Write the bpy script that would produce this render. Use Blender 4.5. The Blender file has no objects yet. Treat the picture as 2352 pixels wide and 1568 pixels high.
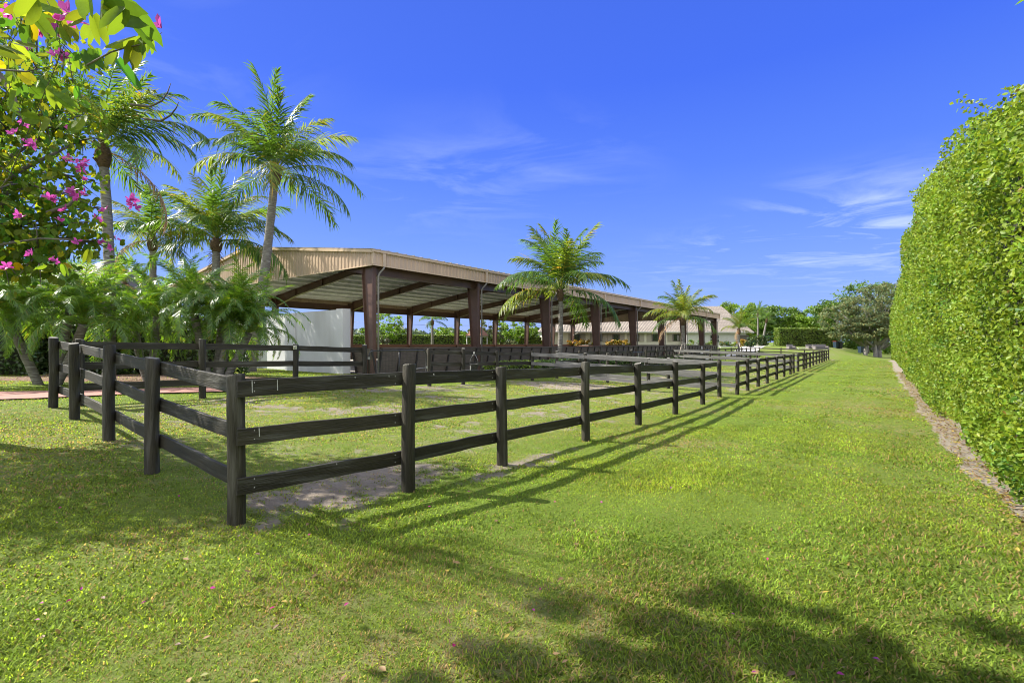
import bpy, math, random
import numpy as np
from mathutils import Vector, Matrix
R = math.radians
rng = np.random.default_rng(7)
random.seed(7)
SC = bpy.context.scene
COL = SC.collection
E = 1.65; FP = 1128.0; CX = 1176.0; HY = 790.0      # eye height, focal length and horizon used when surveying the photo
def at(px, py, D): return ((px-CX)/FP*D, D, E-(py-HY)/FP*D)
AA = math.atan(.7536)
U = np.array([math.sin(AA), math.cos(AA)]); Vv = np.array([-math.cos(AA), math.sin(AA)])
C0 = np.array([-2.41, 4.39])
ROT = math.atan2(U[1], U[0])                         # heading of the fence line and the arena
def PT(s, t): return C0 + s*U + t*Vv
def ST(x, y):
    dx = x-C0[0]; dy = y-C0[1]
    return dx*U[0]+dy*U[1], dx*Vv[0]+dy*Vv[1]
def S(x):
    x = np.clip(x, 0, 1); return x*x*(3-2*x)

# ------------------------------------------------------------------ noise (numpy value noise)
_tab = np.random.default_rng(3).random(65536)
def _h(i, j): return _tab[(i*73856093 ^ j*19349663) & 65535]
def vnoise(x, y):
    x = np.asarray(x, float); y = np.asarray(y, float)
    i = np.floor(x).astype(np.int64); j = np.floor(y).astype(np.int64)
    fx = x-i; fy = y-j; fx = fx*fx*(3-2*fx); fy = fy*fy*(3-2*fy)
    return (_h(i, j)*(1-fx)*(1-fy)+_h(i+1, j)*fx*(1-fy)+_h(i, j+1)*(1-fx)*fy+_h(i+1, j+1)*fx*fy)
def fbm(x, y, o=4):
    a = 0; w = 1; tot = 0
    for k in range(o):
        a = a+w*vnoise(x*2**k+17*k, y*2**k+31*k); tot += w; w *= .5
    return a/tot

# ------------------------------------------------------------------ terrain
def G(x, y):
    x = np.asarray(x, float); y = np.asarray(y, float)
    s, t = ST(x, y)
    a = -.42*S(s/20)-.13*np.clip((s-20)/58, 0, 1)
    b = .043-.008*np.clip(s/20, 0, 1)
    z = a+b*np.clip(t, 0, 9)
    z = z-.10*S((-t-3)/6)*0
    r1 = S((s-78)/17)*S((t+5)/8)
    r2 = S((t-48)/25)
    z = z+1.5*np.maximum(r1, r2)
    d = np.hypot(x, y)
    z = z+1.5*S((d-150)/250)
    return z
def Gf(x, y): return float(G(x, y))

def masks(x, y):
    """sand, dry grass, litter strip"""
    s, t = ST(x, y)
    n1 = fbm(x*.9, y*.9); n2 = fbm(x*2.7+9, y*2.7); n3 = fbm(x*.35+40, y*.35, 3)
    def bump(c, w): return S(1-np.abs(c)/w)
    sand = np.zeros_like(x)
    sand = np.maximum(sand, bump(s-16.3, 3.4)*bump(t-6.0, 4.8)*2.2-.1)
    sand = np.maximum(sand, bump(s-9, 9)*bump(t-8.2, 1.5)*.9)
    sand = np.maximum(sand, bump(s-1.6, 2.6)*bump(t-.35, 1.3)*1.25*S((s+.25)/.5))
    sand = np.maximum(sand, bump(s-3.6, 3.4)*bump(t+.55, .6)*.80)
    sand = np.maximum(sand, bump(s-0.9, 1.0)*bump(t-4.5, 4.5)*.62)
    sand = np.maximum(sand, bump(s-14, 14)*bump(t-.4, .7)*.55)
    sand = np.maximum(sand, bump(s-27, 8)*bump(t-5.5, 3.2)*.95)
    sand = np.maximum(sand, bump(s-52, 15)*bump(t-6.5, 2.2)*.9)
    inside = S((s+.1)/.6)*S((t+.1)/.6)*S((9-t)/.8)
    sand = np.maximum(sand, inside*.46)
    n4 = fbm(x*7+3, y*7, 3)
    sand = np.clip((sand*1.05+(n1-.5)*1.1+(n2-.5)*1.1+(n4-.5)*1.0-.40)/.75, 0, 1)*(t < 30)*np.where((t < -1.6), 0, 1)
    # inside of the covered arena
    ar = (s > 14.9) & (s < 83.5) & (t > 17.6) & (t < 44.7)
    sand = np.where(ar, 1.0, sand)
    dry = np.clip((n3-.47)*3.2+(n2-.5)*1.2, 0, 1)*.75
    dry = np.maximum(dry, inside*.45)
    dry = np.clip(dry+S((-t-3.0)/2.5)*.25*(t > -6), 0, 1)
    edge = -5.45-(n1-.5)*.35-(n2-.5)*.2-.12*S((8-s)/5)+.12*S((s-20)/15)
    lit = np.where((t < edge) & (t > -8.5) & (s > -9) & (s < 84), 1.0, 0.0)*S((edge-t)/.12)
    # mulch bed under the palms on the left
    mb = np.clip(1.25-np.hypot((x+14.5)/5.5, (y-19.5)/3.2), 0, 1)+np.clip(1.15-np.hypot((x+9.9)/1.8, (y-19.6)/1.0), 0, 1)
    mulch = S((mb-.1+(n1-.5)*.5)/.25)
    return sand, dry, lit, mulch

# ------------------------------------------------------------------ mesh helpers
def setprops(o, label=None, cat=None, group=None, kind=None):
    if label: o['label'] = label
    if cat: o['category'] = cat
    if group: o['group'] = group
    if kind: o['kind'] = kind
    return o
def thing(name, label, cat, loc, rot=0, group=None):
    o = bpy.data.objects.new(name, None); COL.objects.link(o)
    o.location = loc; o.rotation_euler = (0, 0, rot); o.empty_display_size = .2
    return setprops(o, label, cat, group)
def link(name, me, parent=None, loc=(0, 0, 0), rot=None):
    o = bpy.data.objects.new(name, me); COL.objects.link(o)
    o.location = loc
    if rot is not None: o.rotation_euler = rot
    if parent is not None: o.parent = parent
    return o
def npmesh(name, V, F, mat, cols=None, smooth=False):
    V = np.asarray(V, np.float32); F = np.asarray(F, np.int32)
    me = bpy.data.meshes.new(name)
    n, k = F.shape
    me.vertices.add(len(V)); me.vertices.foreach_set('co', V.ravel())
    me.loops.add(n*k); me.loops.foreach_set('vertex_index', F.ravel())
    me.polygons.add(n); me.polygons.foreach_set('loop_start', np.arange(0, n*k, k, dtype=np.int32))
    me.polygons.foreach_set('loop_total', np.full(n, k, np.int32))
    if smooth: me.polygons.foreach_set('use_smooth', np.ones(n, bool))
    me.update(calc_edges=True)
    if cols is not None:
        c = np.ones((len(V), 4), np.float32); c[:, :cols.shape[1]] = cols
        at_ = me.color_attributes.new('Col', 'FLOAT_COLOR', 'POINT'); at_.data.foreach_set('color', c.ravel())
    me.materials.append(mat)
    return me
class MB:
    def __init__(s): s.v = []; s.f = []; s.sm = []
    def add(s, vs, fs, smooth=False):
        n = len(s.v); s.v += [tuple(map(float, v)) for v in vs]; s.f += [tuple(n+i for i in f) for f in fs]; s.sm += [smooth]*len(fs); return s
    def box(s, x0, x1, y0, y1, z0, z1):
        return s.add([(x0, y0, z0), (x1, y0, z0), (x1, y1, z0), (x0, y1, z0), (x0, y0, z1), (x1, y0, z1), (x1, y1, z1), (x0, y1, z1)],
                     [(0, 3, 2, 1), (4, 5, 6, 7), (0, 1, 5, 4), (1, 2, 6, 5), (2, 3, 7, 6), (3, 0, 4, 7)])
    def hexa(s, v8): return s.add(v8, [(0, 3, 2, 1), (4, 5, 6, 7), (0, 1, 5, 4), (1, 2, 6, 5), (2, 3, 7, 6), (3, 0, 4, 7)])
    def beam(s, p0, p1, w, h, up=(0, 0, 1)):
        p0 = Vector(p0); p1 = Vector(p1); d = (p1-p0).normalized(); u = Vector(up)
        sd = d.cross(u).normalized(); u = sd.cross(d).normalized()
        a = sd*w/2; b = u*h/2
        return s.hexa([p0-a-b, p0+a-b, p1+a-b, p1-a-b, p0-a+b, p0+a+b, p1+a+b, p1-a+b])
    def tube(s, pts, rad, n=8, cap=True):
        pts = [Vector(p) for p in pts]; vs = []; fs = []
        if not hasattr(rad, '__len__'): rad = [rad]*len(pts)
        prev = None
        for i, p in enumerate(pts):
            d = (pts[min(i+1, len(pts)-1)]-pts[max(i-1, 0)]).normalized()
            a = Vector((1, 0, 0)) if abs(d.x) < .8 else Vector((0, 1, 0))
            if prev is not None: a = prev
            a = (a-d*a.dot(d)).normalized(); prev = a; b = d.cross(a)
            for k in range(n):
                t = 2*math.pi*k/n; vs.append(p+(a*math.cos(t)+b*math.sin(t))*rad[i])
        for i in range(len(pts)-1):
            for k in range(n):
                fs.append((i*n+k, i*n+(k+1) % n, (i+1)*n+(k+1) % n, (i+1)*n+k))
        s.add(vs, fs, True)
        if cap:
            m = len(s.v)-len(vs)
            s.f.append(tuple(m+k for k in range(n))[::-1]); s.sm.append(False)
            s.f.append(tuple(m+(len(pts)-1)*n+k for k in range(n))); s.sm.append(False)
        return s
    def mesh(s, name, mat):
        me = bpy.data.meshes.new(name); me.from_pydata(s.v, [], s.f); me.update()
        me.polygons.foreach_set('use_smooth', s.sm); me.materials.append(mat); return me
    def build(s, name, mat, parent=None, loc=(0, 0, 0), rot=None): return link(name, s.mesh(name, mat), parent, loc, rot)

# scatter a template over N frames
def scatter(T, F, O, B, sc=None):
    T = np.asarray(T, float); F = np.asarray(F)
    if sc is not None: B = B*np.asarray(sc)[:, None, None] if np.ndim(sc) == 1 else B*sc
    V = O[:, None, :]+np.einsum('kj,nji->nki', T, B)
    FF = F[None]+(np.arange(len(O))*len(T))[:, None, None]
    return V.reshape(-1, 3), FF.reshape(-1, F.shape[1])
def nrm(a): return a/np.maximum(np.linalg.norm(a, axis=-1, keepdims=True), 1e-9)
def basis(d, n):
    e2 = nrm(d); e3 = nrm(n-(n*e2).sum(-1, keepdims=True)*e2); e1 = np.cross(e2, e3)
    return np.stack([e1, e2, e3], 1)
def rvec(n): return nrm(rng.normal(size=(n, 3)))
LEAF = np.array([(0, -.5, 0), (.27, -.08, .07), (.2, .22, .05), (0, .55, -.03), (-.2, .22, .05), (-.27, -.08, .07)])
LEAFF = np.array([(0, 1, 2, 3), (0, 3, 4, 5)])
def _bau():
    inn = np.array([(0, -.45), (0, -.28), (0, -.10), (0, .06), (0, .20)]); outr = np.array([(.14, -.50), (.40, -.34), (.50, -.02), (.42, .32), (.20, .50)]); V = []; F = []
    for sg in (1, -1):
        o = len(V)
        for v in range(5):
            for c, w in enumerate((0, .55, 1.0)):
                q = inn[v]*(1-w)+outr[v]*w; V.append((sg*q[0], q[1], (0, .10, .13)[c]-.10*(v/4)**2*w))
        for v in range(4):
            for c in range(2):
                f = (o+v*3+c, o+v*3+c+1, o+v*3+c+4, o+v*3+c+3); F.append(f if sg > 0 else f[::-1])
    return np.array(V), np.array(F)
BAU, BAUT = _bau()
def colvar(n, k, hue=.12, val=.35):
    """per-leaf colour multiplier repeated k times"""
    v = 1+rng.normal(size=(n, 1))*val*.5; v = np.clip(v, .35, 1.9)
    h = rng.normal(size=(n, 1))*hue
    c = np.concatenate([v*(1+h), v, v*(1-h*.5)], 1)
    return np.repeat(np.clip(c, .05, 3), k, 0)

# ------------------------------------------------------------------ materials
def newmat(name):
    m = bpy.data.materials.new(name); m.use_nodes = True
    nt = m.node_tree; nt.nodes.clear(); return m, nt, nt.nodes, nt.links
def out(nt, sh):
    o = nt.nodes.new('ShaderNodeOutputMaterial'); nt.links.new(sh, o.inputs[0])
def mat(name, c1, c2=None, rough=.6, scale=4, stretch=(1, 1, 1), bump=.0, bscale=None, metal=0, spec=.5, detail=6, contrast=(.35, .65), objrand=0, c3=None, s3=1.2, t3=(.55, .7)):
    m, nt, N, L = newmat(name)
    b = N.new('ShaderNodeBsdfPrincipled'); b.inputs['Roughness'].default_value = rough; b.inputs['Metallic'].default_value = metal
    b.inputs['Specular IOR Level'].default_value = spec
    tc = N.new('ShaderNodeTexCoord'); mp = N.new('ShaderNodeMapping'); mp.inputs['Scale'].default_value = stretch
    L.new(tc.outputs['Object'], mp.inputs[0]); vec = mp.outputs[0]
    oi = None
    if objrand:
        oi = N.new('ShaderNodeObjectInfo'); ad = N.new('ShaderNodeVectorMath'); ad.operation = 'ADD'
        ml = N.new('ShaderNodeMath'); ml.operation = 'MULTIPLY'; ml.inputs[1].default_value = 57
        L.new(oi.outputs['Random'], ml.inputs[0]); L.new(vec, ad.inputs[0]); L.new(ml.outputs[0], ad.inputs[1]); vec = ad.outputs[0]
    nz = N.new('ShaderNodeTexNoise'); nz.inputs['Scale'].default_value = scale; nz.inputs['Detail'].default_value = detail; nz.inputs['Roughness'].default_value = .6
    L.new(vec, nz.inputs['Vector'])
    c2 = c2 or tuple(c*.75 for c in c1)
    mr = N.new('ShaderNodeMapRange'); mr.inputs[1].default_value = contrast[0]; mr.inputs[2].default_value = contrast[1]; L.new(nz.outputs[0], mr.inputs[0])
    mx = N.new('ShaderNodeMix'); mx.data_type = 'RGBA'; L.new(mr.outputs[0], mx.inputs[0])
    mx.inputs[6].default_value = (*c1, 1); mx.inputs[7].default_value = (*c2, 1); colr = mx.outputs[2]
    if c3:
        n3 = N.new('ShaderNodeTexNoise'); n3.inputs['Scale'].default_value = s3; n3.inputs['Detail'].default_value = 5; L.new(vec, n3.inputs['Vector'])
        m3 = N.new('ShaderNodeMapRange'); m3.inputs[1].default_value = t3[0]; m3.inputs[2].default_value = t3[1]; L.new(n3.outputs[0], m3.inputs[0])
        x3 = N.new('ShaderNodeMix'); x3.data_type = 'RGBA'; L.new(m3.outputs[0], x3.inputs[0]); L.new(colr, x3.inputs[6]); x3.inputs[7].default_value = (*c3, 1); colr = x3.outputs[2]
    if objrand:
        mo = N.new('ShaderNodeMapRange'); mo.inputs[3].default_value = 1-objrand; mo.inputs[4].default_value = 1+objrand; L.new(oi.outputs['Random'], mo.inputs[0])
        hs = N.new('ShaderNodeHueSaturation'); L.new(mo.outputs[0], hs.inputs['Value']); L.new(colr, hs.inputs['Color']); colr = hs.outputs[0]
    L.new(colr, b.inputs['Base Color'])
    if bump:
        n2 = N.new('ShaderNodeTexNoise'); n2.inputs['Scale'].default_value = bscale or scale*3; n2.inputs['Detail'].default_value = 6; L.new(vec, n2.inputs['Vector'])
        bp = N.new('ShaderNodeBump'); bp.inputs['Strength'].default_value = bump; bp.inputs['Distance'].default_value = .02; L.new(n2.outputs[0], bp.inputs['Height']); L.new(bp.outputs[0], b.inputs['Normal'])
    out(nt, b.outputs[0]); return m
def leafmat(name, col, trans=.35, rough=.45, tcol=None, spec=.5, vein=False):
    m, nt, N, L = newmat(name)
    a = N.new('ShaderNodeAttribute'); a.attribute_name = 'Col'
    mx = N.new('ShaderNodeMix'); mx.data_type = 'RGBA'; mx.blend_type = 'MULTIPLY'; mx.inputs[0].default_value = 1
    mx.inputs[6].default_value = (*col, 1); L.new(a.outputs['Color'], mx.inputs[7])
    b = N.new('ShaderNodeBsdfPrincipled'); b.inputs['Roughness'].default_value = rough; b.inputs['Specular IOR Level'].default_value = spec
    cin = mx.outputs[2]
    if vein:
        tc = N.new('ShaderNodeTexCoord'); nz = N.new('ShaderNodeTexNoise'); nz.inputs['Scale'].default_value = 60; nz.inputs['Detail'].default_value = 4; L.new(tc.outputs['Object'], nz.inputs['Vector'])
        mr = N.new('ShaderNodeMapRange'); mr.inputs[1].default_value = .3; mr.inputs[2].default_value = .7; mr.inputs[3].default_value = .62; mr.inputs[4].default_value = 1.3; L.new(nz.outputs[0], mr.inputs[0])
        hs = N.new('ShaderNodeHueSaturation'); L.new(mr.outputs[0], hs.inputs['Value']); L.new(cin, hs.inputs['Color']); cin = hs.outputs[0]
        bp = N.new('ShaderNodeBump'); bp.inputs['Distance'].default_value = .004; bp.inputs['Strength'].default_value = .6; L.new(nz.outputs[0], bp.inputs['Height']); L.new(bp.outputs[0], b.inputs['Normal'])
    L.new(cin, b.inputs['Base Color'])
    t = N.new('ShaderNodeBsdfTranslucent'); m2 = N.new('ShaderNodeMix'); m2.data_type = 'RGBA'; m2.blend_type = 'MULTIPLY'; m2.inputs[0].default_value = 1
    m2.inputs[6].default_value = (*(tcol or tuple(min(1, c*1.6) for c in col)), 1); L.new(a.outputs['Color'], m2.inputs[7]); L.new(m2.outputs[2], t.inputs[0])
    ms = N.new('ShaderNodeMixShader'); ms.inputs[0].default_value = trans; L.new(b.outputs[0], ms.inputs[1]); L.new(t.outputs[0], ms.inputs[2])
    out(nt, ms.outputs[0]); return m

M = {}
M['rail'] = mat('weathered_black_board', (.046, .040, .025), (.024, .021, .014), .62, 3, (.6, 9, 9), .5, 14, objrand=.25, c3=(.10, .098, .082), s3=2.2, t3=(.52, .75), spec=.35)
M['post'] = mat('weathered_black_post', (.048, .043, .029), (.026, .023, .016), .65, 3, (7, 7, .7), .7, 12, objrand=.25, c3=(.095, .09, .075), s3=2, t3=(.52, .75), spec=.3)
M['rail_grey'] = mat('silvered_grey_board', (.20, .195, .185), (.10, .098, .093), .7, 3, (.6, 9, 9), .5, 14, objrand=.2, spec=.3)
M['post_top'] = mat('pale_post_end_grain', (.24, .23, .20), (.13, .12, .10), .9, 20, bump=.5)
M['steel_brown'] = mat('brown_painted_steel', (.115, .064, .044), (.088, .048, .034), .38, 1.5, (1, 1, 1), .05, 8, spec=.5)
M['kick'] = mat('dark_stained_kickboard', (.150, .120, .100), (.095, .077, .064), .55, 2, (1, 1, 6), .3, 10)
M['kick_rib'] = mat('dark_kickboard_rib', (.04, .034, .03), (.025, .022, .02), .6, 3)  # rib tone darkened, standing in for shadow the sun does not give
M['cap'] = mat('brown_timber_cap', (.22, .11, .065), (.15, .075, .045), .6, 3, (.5, 6, 6), .2)
M['cap_pale'] = mat('pale_cap', (.6, .58, .54), (.45, .43, .4), .7, 2)  # pale tone of the far wall cap and the bucket clip
M['tan'] = mat('tan_metal_cladding', (.52, .39, .275), (.46, .335, .235), .42, .8, (1, 1, .3), .03, 6, spec=.4, c3=(.41, .31, .23), s3=1.1, t3=(.5, .78))
M['trim'] = mat('tan_metal_trim', (.58, .44, .30), (.5, .38, .26), .38, .8, spec=.45)
M['roof_metal'] = mat('pale_metal_roof', (.40, .33, .26), (.34, .28, .22), .4, .6)
M['liner'] = mat('grey_green_roof_liner', (.62, .66, .57), (.53, .57, .49), .6, 1.2, (1, .3, 1))
M['purlin'] = mat('pale_galvanised_purlin', (.88, .89, .82), (.80, .81, .74), .45, 2)
M['pipe'] = mat('grey_downspout', (.27, .25, .24), (.2, .19, .18), .4, 3)
M['stucco'] = mat('white_stucco', (.57, .575, .575), (.51, .515, .52), .85, 1.1, (1, 1, .4), .25, 60, c3=(.45, .45, .44), s3=.6)
M['cream'] = mat('cream_painted_wall', (.66, .62, .50), (.60, .56, .45), .8, .8, bump=.1)
M['white'] = mat('white_paint', (.58, .57, .54), (.52, .51, .48), .6, 2)
M['shutter'] = mat('greige_shutter', (.36, .32, .26), (.31, .28, .22), .6, 3)
M['glass'] = mat('dark_window_glass', (.02, .025, .022), (.035, .05, .03), .08, 3, spec=.9)
M['frame'] = mat('brown_window_frame', (.12, .10, .085), None, .5, 4)
M['tile'] = None
M['brick'] = None
M['gravel'] = mat('pale_gravel', (.58, .56, .54), (.44, .42, .40), .95, 22, bump=.8, bscale=60, c3=(.5, .48, .45), s3=.7)
M['trunk'] = mat('ringed_grey_palm_bark', (.23, .215, .19), (.115, .10, .085), .9, 3.5, (1.2, 1.2, 7), .9, 9, c3=(.34, .33, .30), s3=3)
M['fibre'] = mat('brown_palm_fibre', (.14, .085, .045), (.06, .038, .022), .95, 10, (1, 1, 3), 1., 22)
M['stalk'] = mat('palm_stalk', (.22, .26, .07), (.16, .20, .05), .45, 5)
M['bark'] = mat('grey_bark', (.17, .145, .115), (.08, .07, .055), .9, 6, (1, 1, .4), .9, 18)
M['palebark'] = mat('pale_bark', (.36, .335, .29), (.2, .18, .155), .85, 4, (1, 1, .4), .6, 14)
M['stake'] = mat('pale_timber_stake', (.45, .40, .34), (.35, .3, .25), .8, 5)
M['black_metal'] = mat('black_gate_metal', (.05, .05, .052), (.03, .03, .03), .35, 6, metal=.3)
M['galv'] = mat('galvanised_steel', (.5, .5, .5), (.35, .35, .35), .4, 8, metal=.7)
M['bucket'] = mat('black_rubber_bucket', (.03, .03, .03), None, .6, 4)
M['wicker'] = mat('grey_wicker', (.23, .205, .20), (.14, .125, .12), .8, 30, bump=.6, bscale=60)
M['cushion'] = mat('dark_cushion', (.06, .06, .075), None, .9, 8)
M['bin'] = mat('dark_blue_plastic', (.015, .035, .06), None, .5, 4)
M['bin_red'] = mat('red_plastic', (.35, .05, .03), None, .5, 4)
M['shingle'] = mat('red_brown_shingle', (.27, .13, .085), (.17, .09, .06), .9, 5, (1, 1, 4), .3)
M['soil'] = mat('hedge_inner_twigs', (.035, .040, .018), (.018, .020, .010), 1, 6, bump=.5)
M['darkwood'] = mat('dark_brown_cladding', (.045, .038, .033), None, .7, 3)
M['label'] = mat('pale_tag', (.55, .55, .35), (.35, .36, .3), .6, 30)
M['mark'] = mat('pale_drip_mark', (.55, .54, .5), None, .8, 30)

M['hedge'] = leafmat('ficus_hedge_leaf', (.165, .235, .022), .33, .45, (.33, .46, .03), spec=.3)
M['ficus'] = leafmat('green_tree_leaf', (.095, .165, .018), .35, .45, (.17, .32, .02))
M['bright'] = leafmat('bright_green_leaf', (.14, .225, .018), .38, .45, (.26, .44, .02))
M['olive'] = leafmat('grey_green_leaf', (.150, .175, .075), .25, .6, (.22, .27, .09), spec=.15)
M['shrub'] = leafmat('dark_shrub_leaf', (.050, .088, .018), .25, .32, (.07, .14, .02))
M['boxhedge'] = leafmat('clipped_hedge_leaf', (.150, .215, .028), .3, .42, (.26, .38, .04))
M['croton'] = leafmat('croton_leaf', (.36, .25, .03), .3, .4, (.5, .34, .04))
M['coco'] = leafmat('coconut_frond', (.062, .118, .026), .36, .42, (.20, .37, .022), spec=.4)
M['coco_y'] = leafmat('yellow_green_frond', (.14, .185, .032), .38, .45, (.36, .45, .035), spec=.3)
M['coco_b'] = leafmat('brown_frond', (.26, .17, .075), .25, .6, (.35, .22, .08))
M['pygmy'] = leafmat('date_palm_frond', (.075, .145, .030), .38, .32, (.30, .54, .022), spec=.6)
M['bau'] = leafmat('butterfly_leaf', (.095, .155, .016), .44, .55, (.28, .40, .018), spec=.2, vein=True)
M['petal'] = leafmat('magenta_petal', (.42, .03, .27), .35, .5, (.62, .06, .42))
M['grass'] = leafmat('grass_blade', (.152, .206, .028), .40, .6, (.42, .56, .04), spec=.12)
M['litter'] = leafmat('fallen_leaf', (.30, .20, .085), .15, .6, (.35, .25, .1))
M['wood_far'] = leafmat('distant_foliage', (.070, .105, .05), .2, .6, (.1, .15, .07))

def tilemat():
    m, nt, N, L = newmat('brown_roof_tile')
    b = N.new('ShaderNodeBsdfPrincipled'); b.inputs['Roughness'].default_value = .8
    tc = N.new('ShaderNodeTexCoord'); br = N.new('ShaderNodeTexBrick'); br.inputs['Scale'].default_value = 1
    br.inputs['Color1'].default_value = (.33, .285, .235, 1); br.inputs['Color2'].default_value = (.27, .23, .19, 1); br.inputs['Mortar'].default_value = (.20, .16, .135, 1)
    br.inputs['Mortar Size'].default_value = .06; br.inputs['Brick Width'].default_value = .55; br.inputs['Row Height'].default_value = .38; br.inputs['Mortar Smooth'].default_value = .6
    L.new(tc.outputs['Object'], br.inputs['Vector']); L.new(br.outputs[0], b.inputs['Base Color'])
    w = N.new('ShaderNodeTexWave'); w.inputs['Scale'].default_value = 1.0; L.new(tc.outputs['Object'], w.inputs[0])
    bp = N.new('ShaderNodeBump'); bp.inputs['Distance'].default_value = .1; bp.inputs['Strength'].default_value = .6; L.new(w.outputs[1], bp.inputs['Height']); L.new(bp.outputs[0], b.inputs['Normal'])
    out(nt, b.outputs[0]); return m
M['tile'] = tilemat()
def brickmat():
    m, nt, N, L = newmat('red_clay_pavers')
    b = N.new('ShaderNodeBsdfPrincipled'); b.inputs['Roughness'].default_value = .85
    tc = N.new('ShaderNodeTexCoord'); br = N.new('ShaderNodeTexBrick'); br.inputs['Scale'].default_value = 1
    br.inputs['Color1'].default_value = (.40, .19, .145, 1); br.inputs['Color2'].default_value = (.33, .15, .115, 1); br.inputs['Mortar'].default_value = (.22, .13, .10, 1)
    br.inputs['Mortar Size'].default_value = .008; br.inputs['Brick Width'].default_value = .2; br.inputs['Row Height'].default_value = .1
    L.new(tc.outputs['Object'], br.inputs['Vector'])
    nz = N.new('ShaderNodeTexNoise'); nz.inputs['Scale'].default_value = 1.3; nz.inputs['Detail'].default_value = 5; L.new(tc.outputs['Object'], nz.inputs['Vector'])
    mr = N.new('ShaderNodeMapRange'); mr.inputs[3].default_value = .75; mr.inputs[4].default_value = 1.2; L.new(nz.outputs[0], mr.inputs[0])
    hs = N.new('ShaderNodeHueSaturation'); L.new(br.outputs[0], hs.inputs['Color']); L.new(mr.outputs[0], hs.inputs['Value'])
    L.new(hs.outputs[0], b.inputs['Base Color']); out(nt, b.outputs[0]); return m
M['brick'] = brickmat()

def groundmat():
    m, nt, N, L = newmat('lawn_and_soil')
    a = N.new('ShaderNodeAttribute'); a.attribute_name = 'Col'
    sp = N.new('ShaderNodeSeparateColor'); L.new(a.outputs['Color'], sp.inputs[0])
    tc = N.new('ShaderNodeTexCoord')
    def noise(sc, d=6, r=.6):
        n = N.new('ShaderNodeTexNoise'); n.inputs['Scale'].default_value = sc; n.inputs['Detail'].default_value = d; n.inputs['Roughness'].default_value = r; L.new(tc.outputs['Object'], n.inputs['Vector']); return n.outputs[0]
    def rngm(v, a0, a1, b0=0, b1=1):
        r = N.new('ShaderNodeMapRange'); r.inputs[1].default_value = a0; r.inputs[2].default_value = a1; r.inputs[3].default_value = b0; r.inputs[4].default_value = b1; L.new(v, r.inputs[0]); return r.outputs[0]
    def mixc(f, c1, c2, mode='MIX'):
        x = N.new('ShaderNodeMix'); x.data_type = 'RGBA'; x.blend_type = mode
        if isinstance(f, float): x.inputs[0].default_value = f
        else: L.new(f, x.inputs[0])
        for k, c in ((6, c1), (7, c2)):
            if isinstance(c, tuple): x.inputs[k].default_value = (*c, 1)
            else: L.new(c, x.inputs[k])
        return x.outputs[2]
    def mul(a_, b_):
        x = N.new('ShaderNodeMath'); x.operation = 'MULTIPLY'
        for k, c in ((0, a_), (1, b_)):
            if isinstance(c, float): x.inputs[k].default_value = c
            else: L.new(c, x.inputs[k])
        return x.outputs[0]
    nf = noise(38, 8, .75); nm = noise(5, 6, .65); nl = noise(.5, 5, .6); ng = noise(150, 3, .7)
    g = mixc(rngm(nf, .35, .68), (.055, .090, .012), (.175, .240, .035))
    g = mixc(rngm(nm, .38, .66), g, mixc(rngm(ng, .4, .6), (.100, .165, .016), (.150, .190, .030)))
    g = mixc(rngm(nl, .35, .7, 0, .5), g, (.115, .175, .020))
    dryc = mixc(rngm(ng, .35, .65), (.16, .135, .065), (.27, .225, .13))
    g = mixc(mul(sp.outputs[1], rngm(nm, .42, .62)), g, dryc)
    sand = mixc(rngm(nf, .3, .7), (.29, .245, .195), (.16, .13, .10))
    sand = mixc(rngm(nm, .45, .7, 0, .6), sand, (.30, .27, .24))
    fr = N.new('ShaderNodeMath'); fr.operation = 'ADD'; L.new(sp.outputs[0], fr.inputs[0]); L.new(rngm(nf, .3, .7, -.5, .5), fr.inputs[1])
    g = mixc(rngm(fr.outputs[0], .3, .7), g, sand)
    lit = mixc(rngm(ng, .35, .65), (.34, .305, .265), (.22, .18, .135))
    g = mixc(rngm(sp.outputs[2], .3, .6), g, lit)
    mulch = mixc(rngm(ng, .35, .65), (.12, .075, .05), (.26, .17, .12))
    g = mixc(a.outputs['Alpha'], g, mulch)
    b = N.new('ShaderNodeBsdfPrincipled'); b.inputs['Roughness'].default_value = .9; b.inputs['Specular IOR Level'].default_value = .15
    L.new(g, b.inputs['Base Color'])
    bp = N.new('ShaderNodeBump'); bp.inputs['Strength'].default_value = .9; bp.inputs['Distance'].default_value = .03
    ad = N.new('ShaderNodeMath'); ad.operation = 'ADD'; L.new(nf, ad.inputs[0]); L.new(nm, ad.inputs[1]); L.new(ad.outputs[0], bp.inputs['Height']); L.new(bp.outputs[0], b.inputs['Normal'])
    out(nt, b.outputs[0]); return m
M['ground'] = groundmat()

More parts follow.
